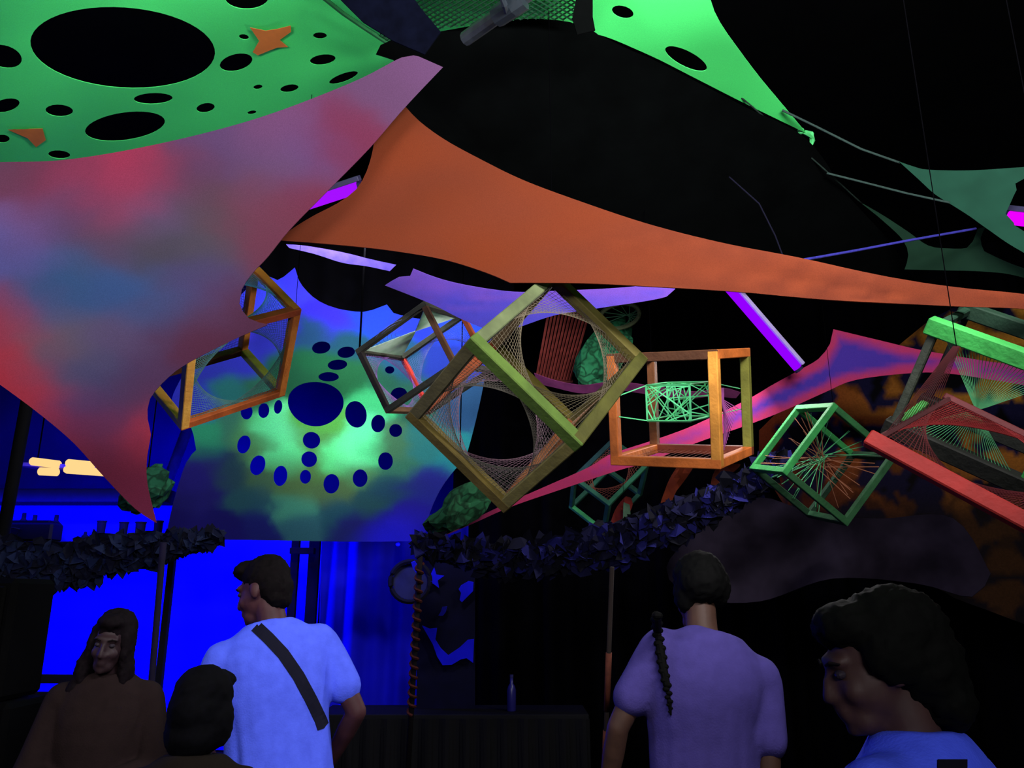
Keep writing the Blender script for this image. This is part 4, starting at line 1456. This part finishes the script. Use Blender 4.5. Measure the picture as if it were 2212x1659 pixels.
def person(loc, height, yaw, lean=(0, 0), head=(0, 0, 0), shoulder_roll=0, skin=(92, 56, 44), shirt=None, trousers=(14, 14, 22), label='', arms=None, shoulder_w=1.0, loose=0.018, hair=None,
           hair_col=(12, 9, 10), fold=0.006, sleeve=0.62):
    s = height / 1.75
    base = Vector((loc[0], loc[1], 0))
    RB = rot3(yaw)
    RC = RB @ rot3(0, lean[0], lean[1])
    RH = rot3(*head)
    RS = RC @ rot3(0, 0, shoulder_roll)
    hip = Vector((0, 0, .95))

    def lo(v): return base + RB @ (Vector(v) * s)

    def ch(v): return base + (RB @ hip + RC @ (Vector(v) - hip)) * s

    def sh(v):
        q = Vector((0, 0, 1.30))
        return base + (RB @ hip + RC @ (q - hip) + RS @ (Vector(v) - q)) * s
    neck = Vector((0, .012, 1.50))

    def hd(v): return base + (RB @ hip + RC @ (neck - hip) + RH @ (Vector((0, -.022, .135)) + Vector(v) * .92)) * s
    E3 = lambda Rm: Rm.to_4x4()
    arms = arms or [((.25, .02, 1.12), (.23, -.08, .88)), ((-.25, .02, 1.12), (-.23, -.08, .88))]
    # ---- body
    bm = bmesh.new()
    for sx in (1, -1):
        add_caps(bm, [(lo((.085 * sx, 0, .92)), .088 * s), (lo((.095 * sx, -.012, .50)), .056 * s), (lo((.1 * sx, .025, .30)), .052 * s), (lo((.1 * sx, .02, .09)), .037 * s)])
        add_ell(bm, lo((.105 * sx, -.055, .045)), (.045 * s, .125 * s, .042 * s), E3(RB))
    for z, rx, ry, yo, f in ((.95, .158, .108, .01, ch), (1.06, .146, .10, .0, ch), (1.17, .148, .102, .0, ch), (1.28, .168, .112, .006, sh), (1.37, .172 * shoulder_w, .098, .012, sh)):
        add_ell(bm, f((0, yo, z)), (rx * s, ry * s, .105 * s), E3(RC if f is ch else RS))
    add_caps(bm, [(sh((.165 * shoulder_w, .012, 1.41)), .056 * s), (sh((0, .018, 1.445)), .066 * s), (sh((-.165 * shoulder_w, .012, 1.41)), .056 * s)])
    add_caps(bm, [(sh((0, .02, 1.42)), .062 * s), (ch((0, .012, 1.50)), .054 * s), (hd((0, .02, -.05)), .054 * s)])
    for sx, (el, wr) in zip((1, -1), arms):
        S0 = sh((.19 * sx * shoulder_w, .012, 1.395))
        e, w = sh(el), sh(wr)
        add_caps(bm, [(S0, .052 * s), (S0.lerp(e, .5), .045 * s), (e, .037 * s), (e.lerp(w, .35), .037 * s), (w, .025 * s)])
        d = (w - e).normalized()
        sd = d.cross(RC @ Vector((1, 0, 0)))
        sd = sd.normalized() if sd.length > .1 else Vector((0, 1, 0))
        nrm = d.cross(sd)
        add_ell(bm, w + d * .045 * s, (.020 * s, .040 * s, .052 * s), Matrix((nrm, sd, d)).transposed().to_4x4())
        for k, (o_, L) in enumerate(((-.03, .062), (-.01, .074), (.01, .070), (.029, .055))):
            k0 = w + d * .085 * s + sd * o_ * s
            k1 = k0 + (d * .9 + nrm * .25) * L * .55 * s
            k2 = k1 + (d * .7 + nrm * .6) * L * .5 * s
            add_caps(bm, [(k0, .0095 * s), (k1, .0085 * s), (k2, .0075 * s)], 8)
        t0 = w + d * .03 * s - sd * .034 * s
        add_caps(bm, [(t0, .013 * s), (t0 + (d * .7 - sd * .7) * .035 * s, .011 * s), (t0 + (d * 1.6 - sd * .9 + nrm * .2) * .04 * s, .009 * s)], 8)
    # head
    HM = E3(RH)
    hs = .92 * s
    for c, r in (((0, .018, .035), (.076, .098, .098)), ((0, -.02, -.025), (.066, .078, .085)), ((0, -.055, -.088), (.046, .042, .036)), ((0, -.075, .032), (.056, .026, .018)), ((.032, -.066, -.03), (.028, .026, .028)),
                 ((-.032, -.066, -.03), (.028, .026, .028)), ((0, -.096, -.064), (.024, .014, .008)), ((0, -.093, -.077), (.021, .014, .008)), ((0, -.083, -.104), (.022, .018, .017)), ((.077, .012, -.008), (.010, .022, .033)), ((-.077, .012, -.008), (.010, .022, .033)),
                 ((.013, -.100, -.038), (.010, .012, .009)), ((-.013, -.100, -.038), (.010, .012, .009))):
        add_ell(bm, hd(c), [x * hs for x in r], HM)
    add_caps(bm, [(hd((0, -.092, .018)), .010 * hs), (hd((0, -.108, -.012)), .011 * hs), (hd((0, -.114, -.034)), .014 * hs)], 10)
    me = remeshed(bm, .0075, 2)
    skin_m = mat('skin_%d_%d_%d' % skin, skin, 0.6, 0.15, 20, 0.3)
    body = link('person', me, skin_m)
    tag(body, label, 'person')
    me.transform(Matrix.Translation(-base))
    body.location = base

    def kid(name, mesh, m):
        mesh.transform(Matrix.Translation(-base))
        return link(name, mesh, m, body)
    # eyes, brows
    for sx in (1, -1):
        bm = bmesh.new()
        add_ell(bm, hd((.031 * sx, -.082, .008)), (.0135 * hs, .0125 * hs, .010 * hs), HM, 12, 8)
        e_ = bpy.data.meshes.new('eye')
        bm.to_mesh(e_)
        bm.free()
        kid('eye', e_, mat('eye_white', (44, 38, 46), 0.4))
        bm = bmesh.new()
        add_tube(bm, [hd((.016 * sx, -.101, .030)), hd((.034 * sx, -.097, .036)), hd((.052 * sx, -.082, .030))], [.003 * hs, .0035 * hs, .002 * hs], 6)
        e_ = bpy.data.meshes.new('eyebrow')
        bm.to_mesh(e_)
        bm.free()
        kid('eyebrow', e_, mat('brow_dark', (20, 14, 14)))
    # trousers and shoes
    bm = bmesh.new()
    for sx in (1, -1):
        add_caps(bm, [(lo((.085 * sx, 0, .92)), .104 * s), (lo((.095 * sx, -.012, .50)), .074 * s), (lo((.1 * sx, .02, .10)), .062 * s)])
    add_ell(bm, ch((0, .01, .96)), (.176 * s, .126 * s, .11 * s), E3(RC))
    kid('trousers', remeshed(bm, .012, 2), mat('trousers_%d_%d_%d' % trousers, trousers, 0.9, 0.3, 12))
    for sx in (1, -1):
        bm = bmesh.new()
        add_ell(bm, lo((.105 * sx, -.06, .05)), (.054 * s, .142 * s, .049 * s), E3(RB))
        add_caps(bm, [(lo((.1 * sx, .02, .11)), .05 * s), (lo((.1 * sx, .02, .06)), .05 * s)])
        kid('shoe', remeshed(bm, .010, 1), mat('shoe_dark', (16, 14, 16)))
    # shirt
    g = loose
    bm = bmesh.new()
    rings = []
    for z, rx, ry, yo, f in ((.86, .172, .122, .01, ch), (.93, .172, .122, .01, ch), (1.04, .164, .116, .004, ch), (1.15, .166, .118, .002, ch), (1.25, .178, .124, .008, sh), (1.33, .190 * shoulder_w, .122, .012, sh),
                             (1.39, .192 * shoulder_w, .110, .016, sh), (1.435, .172 * shoulder_w, .098, .018, sh), (1.475, .125, .084, .018, sh), (1.51, .075, .066, .016, sh)):
        Rm = RC if f is ch else RS
        c0 = f((0, yo, z))
        rings.append([bm.verts.new(c0 + Rm @ Vector(((rx + g) * s * math.cos(a), (ry + g) * s * math.sin(a), 0))) for a in [2 * math.pi * k / 28 for k in range(28)]])
    for q0, q1 in zip(rings, rings[1:]):
        for k in range(28): bm.faces.new((q0[k], q0[(k + 1) % 28], q1[(k + 1) % 28], q1[k]))
    bm.faces.new(rings[0][::-1])
    bm.faces.new(rings[-1])
    gg = .011
    add_caps(bm, [(sh((.17 * shoulder_w, .014, 1.405)), (.060 + gg) * s), (sh((.02, .02, 1.42)), (.060 + gg) * s), (sh((-.02, .02, 1.42)), (.060 + gg) * s), (sh((-.17 * shoulder_w, .014, 1.405)), (.060 + gg) * s)])
    for sx, (el, wr) in zip((1, -1), arms):
        S0 = sh((.19 * sx * shoulder_w, .012, 1.395))
        e = sh(el)
        add_caps(bm, [(S0, (.052 + g * .5) * s), (S0.lerp(e, sleeve), (.050 + g * 1.1) * s)] + ([(e, (.05 + g) * s), (e.lerp(sh(wr), .9), (.036 + g * .7) * s)] if sleeve > .99 else []))
    sm = remeshed(bm, .009, 7)
    if fold:
        inv = RC.inverted()

        def crease(co):
            q = inv @ (co - base)
            low = max(0, min(1, (1.36 * s - co.z) / .3))
            k = noise.noise(Vector((q.x * 14, q.y * 14, q.z * 2.6 + q.x * 5))) + .5 * noise.noise(Vector((q.x * 30, q.y * 30, q.z * 5)))
            return fold * (0.35 + low) * k
        push(sm, crease)
    shm = shirt if not isinstance(shirt, tuple) else mat('shirt_%d_%d_%d' % shirt, shirt, 0.92, 0.10, 25, 0.1, 0.15, 160)
    so = kid('t_shirt', sm, shm)
    # hair
    if hair:
        bm = bmesh.new()
        for c, r in hair['blobs']:
            if len(c) == 4:
                add_ell(bm, sh(c[:3]), [x * s for x in r], E3(RS))
            else:
                add_ell(bm, hd(c), [x * hs for x in r], HM)
        hm = remeshed(bm, hair.get('voxel', .010), 1)
        am = hair.get('rough', .010)
        fq = hair.get('freq', 40)
        push(hm, lambda co: am * (noise.noise(co * fq) + .6 * noise.noise(co * fq * 2.3)))
        kid('hair', hm, mat('hair_%d_%d_%d' % hair_col, hair_col, 0.8, 0.35, 60, 0.08))
    return body, so, dict(hd=hd, sh=sh, ch=ch, kid=kid, base=base, s=s, hs=hs)


def band_on(shirt_obj, pts, width, m, name, parent, base, thick=.006, lift=.004):
    """a flat band laid on a garment along points given in the picture frame, found by sight line on the cloth"""
    me = shirt_obj.data
    tree = BVHTree.FromPolygons([v.co + base for v in me.vertices], [p.vertices[:] for p in me.polygons])
    L, Q = [], []
    bm = bmesh.new()
    for i, (x, y) in enumerate(pts):
        a, b = pts[max(i - 1, 0)], pts[min(i + 1, len(pts) - 1)]
        dx, dy = b[0] - a[0], b[1] - a[1]
        l = math.hypot(dx, dy)
        row = []
        w = width[i] if isinstance(width, (list, tuple)) else width
        for sg in (-.5, 0, .5):
            r = ray(x - dy / l * w * sg, y + dx / l * w * sg)
            h = tree.ray_cast(CAM, r.normalized())
            row.append(None if h[0] is None else h[0] - r.normalized() * lift)
        if any(q is None for q in row): continue
        L.append([bm.verts.new(q - base) for q in row])
    for i in range(len(L) - 1):
        for k in (0, 1):
            bm.faces.new((L[i][k], L[i + 1][k], L[i + 1][k + 1], L[i][k + 1]))
    bmesh.ops.recalc_face_normals(bm, faces=bm.faces)
    solid(bm, thickness=thick)
    me2 = bpy.data.meshes.new(name)
    bm.to_mesh(me2)
    bm.free()
    return link(name, me2, m, parent)


def lerp_pts(pts, n):
    out = []
    for (a, b) in zip(pts, pts[1:]):
        for k in range(n): out.append((a[0] + (b[0] - a[0]) * k / n, a[1] + (b[1] - a[1]) * k / n))
    out.append(pts[-1])
    return out


short_hair = {'blobs': [((0, .03, .055), (.086, .102, .090)), ((0, .06, .0), (.080, .075, .085)), ((0, -.05, .105), (.066, .062, .040)), ((0, .07, -.05), (.066, .05, .05))], 'rough': .005, 'freq': 75}

# man in the white shirt with the strap
g = ground(606, 1450, 2.95)
b1, s1, k1 = person((g.x + .03, g.y, 0), 1.81, -158, (11, 6), (-106, 18, -4), 4, (66, 36, 40), (84, 104, 250), (18, 18, 40), 'man in glowing white T-shirt with dark cross-body strap, head turned left',
                    [((.27, .03, 1.13), (.20, -.16, .98)), ((-.27, .02, 1.13), (-.18, -.18, .98))], 1.0, .015, short_hair, (10, 6, 8), .009)
band_on(s1, lerp_pts([(552, 1352), (580, 1378), (612, 1412), (645, 1460), (672, 1510), (694, 1556), (708, 1600)], 5), 27, mat('strap_navy', (14, 14, 34), 0.8), 'shoulder_strap', b1, k1['base'])

# man with the braid
g = ground(1500, 1450, 2.7)
b2_, s2, k2 = person((g.x + .01, g.y, 0), 1.78, 176, (5, -3), (188, 16, -6), -13, (66, 44, 34), (66, 58, 122), (14, 14, 20), 'man in pale T-shirt seen from behind with a thin black braid',
                     None, .98, .015, {'blobs': [((0, .03, .06), (.10, .115, .105)), ((0, .06, .03), (.095, .09, .085)), ((0, -.05, .105), (.075, .07, .05)), ((-.06, .03, .03), (.06, .07, .08)), ((.05, .02, .0), (.05, .06, .08))], 'rough': .006, 'freq': 60}, (4, 4, 4), .006)
kn = k2['base']
me = s2.data
tree = BVHTree.FromPolygons([v.co + kn for v in me.vertices], [p.vertices[:] for p in me.polygons])
pts, rs = [], []
for (x, y, r) in ((1418, 1330, .016), (1420, 1362, .015), (1426, 1400, .015), (1432, 1440, .0145), (1440, 1480, .012), (1446, 1515, .008), (1449, 1545, .003)):
    h = tree.ray_cast(CAM, ray(x, y).normalized())
    q = h[0] - ray(x, y).normalized() * r * .7 if h[0] is not None else P(x, y, 2.6)
    pts.append(q - kn)
    rs.append(r)
bm = bmesh.new()
add_tube(bm, pts, rs, 10)
for i in range(len(pts) - 1):
    for k in range(4):
        q = pts[i].lerp(pts[i + 1], k / 4)
        r = (rs[i] + (rs[i + 1] - rs[i]) * k / 4)
        add_ell(bm, q + Vector((.004 * (-1) ** k, 0, 0)), (r * 1.12, r * 1.05, r * .8), None, 10, 6)
me = bpy.data.meshes.new('braid')
bm.to_mesh(me)
bm.free()
link('braid', me, mat('hair_4_4_4', (4, 4, 4)), b2_)

# dark haired person in profile at the right
g = ground(2010, 1560, 1.34)
b3, s3, k3 = person((g.x + .02, g.y + .06, 0), 1.642, 222, (4, 0), (266, 15, 0), -4, (58, 38, 36), (70, 92, 250), (12, 12, 18), 'person with thick dark hair in profile at the lower right, pale shirt',
                    None, 1.12, .014, {'blobs': [((0, .06, .055), (.105, .115, .100)), ((0, .09, -.01), (.10, .09, .11)), ((0, -.03, .095), (.082, .070, .050)), ((0, .11, -.09), (.085, .06, .07)), ((.075, .03, .03), (.03, .07, .07)), ((-.075, .03, .03), (.03, .07, .07))], 'rough': .007, 'freq': 60}, (5, 6, 5), .004)

# long haired woman at the left
g = ground(235, 1450, 3.05)
b4, s4, k4 = person((g.x, g.y, 0), 1.58, 12, (2, 0), (6, 8, 6), 0, (44, 28, 32), (34, 24, 24), (14, 12, 14), 'woman with long dark hair facing the camera at the left',
                    [((.24, -.05, 1.13), (.06, -.22, 1.12)), ((-.24, -.05, 1.13), (-.04, -.23, 1.06))], .95, .014,
                    {'blobs': [((0, .03, .06), (.092, .105, .095)), ((0, .06, .0), (.09, .08, .1)), ((.075, .0, -.03), (.028, .06, .12)), ((-.075, .0, -.03), (.028, .06, .12)), ((-.095, -.01, -.15), (.042, .055, .12)), ((.085, .0, -.14), (.036, .055, .11)), ((0, .07, -.14), (.09, .06, .14)), ((-.11, -.03, -.24), (.045, .045, .09)), ((0, -.05, .105), (.06, .05, .035))], 'rough': .006, 'freq': 60}, (15, 9, 13), .004, 1.0)

# dark haired person in front of her
g = ground(418, 1550, 2.05)
b5, s5, k5 = person((g.x, g.y, 0), 1.45, 185, (6, 0), (170, 8, 0), 0, (36, 24, 22), (26, 21, 17), (12, 12, 14), 'short person with black bobbed hair seen from behind at lower left',
                    None, .92, .016, {'blobs': [((0, .03, .055), (.10, .112, .10)), ((0, .06, .0), (.096, .09, .10)), ((0, .06, -.08), (.098, .075, .08)), ((.085, .02, -.04), (.03, .06, .08)), ((-.085, .02, -.04), (.03, .06, .08)), ((0, -.05, .105), (.07, .06, .04))], 'rough': .003, 'freq': 60}, (4, 4, 8), .004, 1.0)
# dark strap over the right person's shoulder
bpy.context.view_layer.update()
band_on(s3, lerp_pts([(2058, 1640), (2058, 1680), (2058, 1740), (2056, 1820), (2052, 1920), (2046, 2040)], 4), 64, mat('pack_strap_dark', (10, 10, 24), 0.85), 'pack_strap', b3, k3['base'], .008, .005)
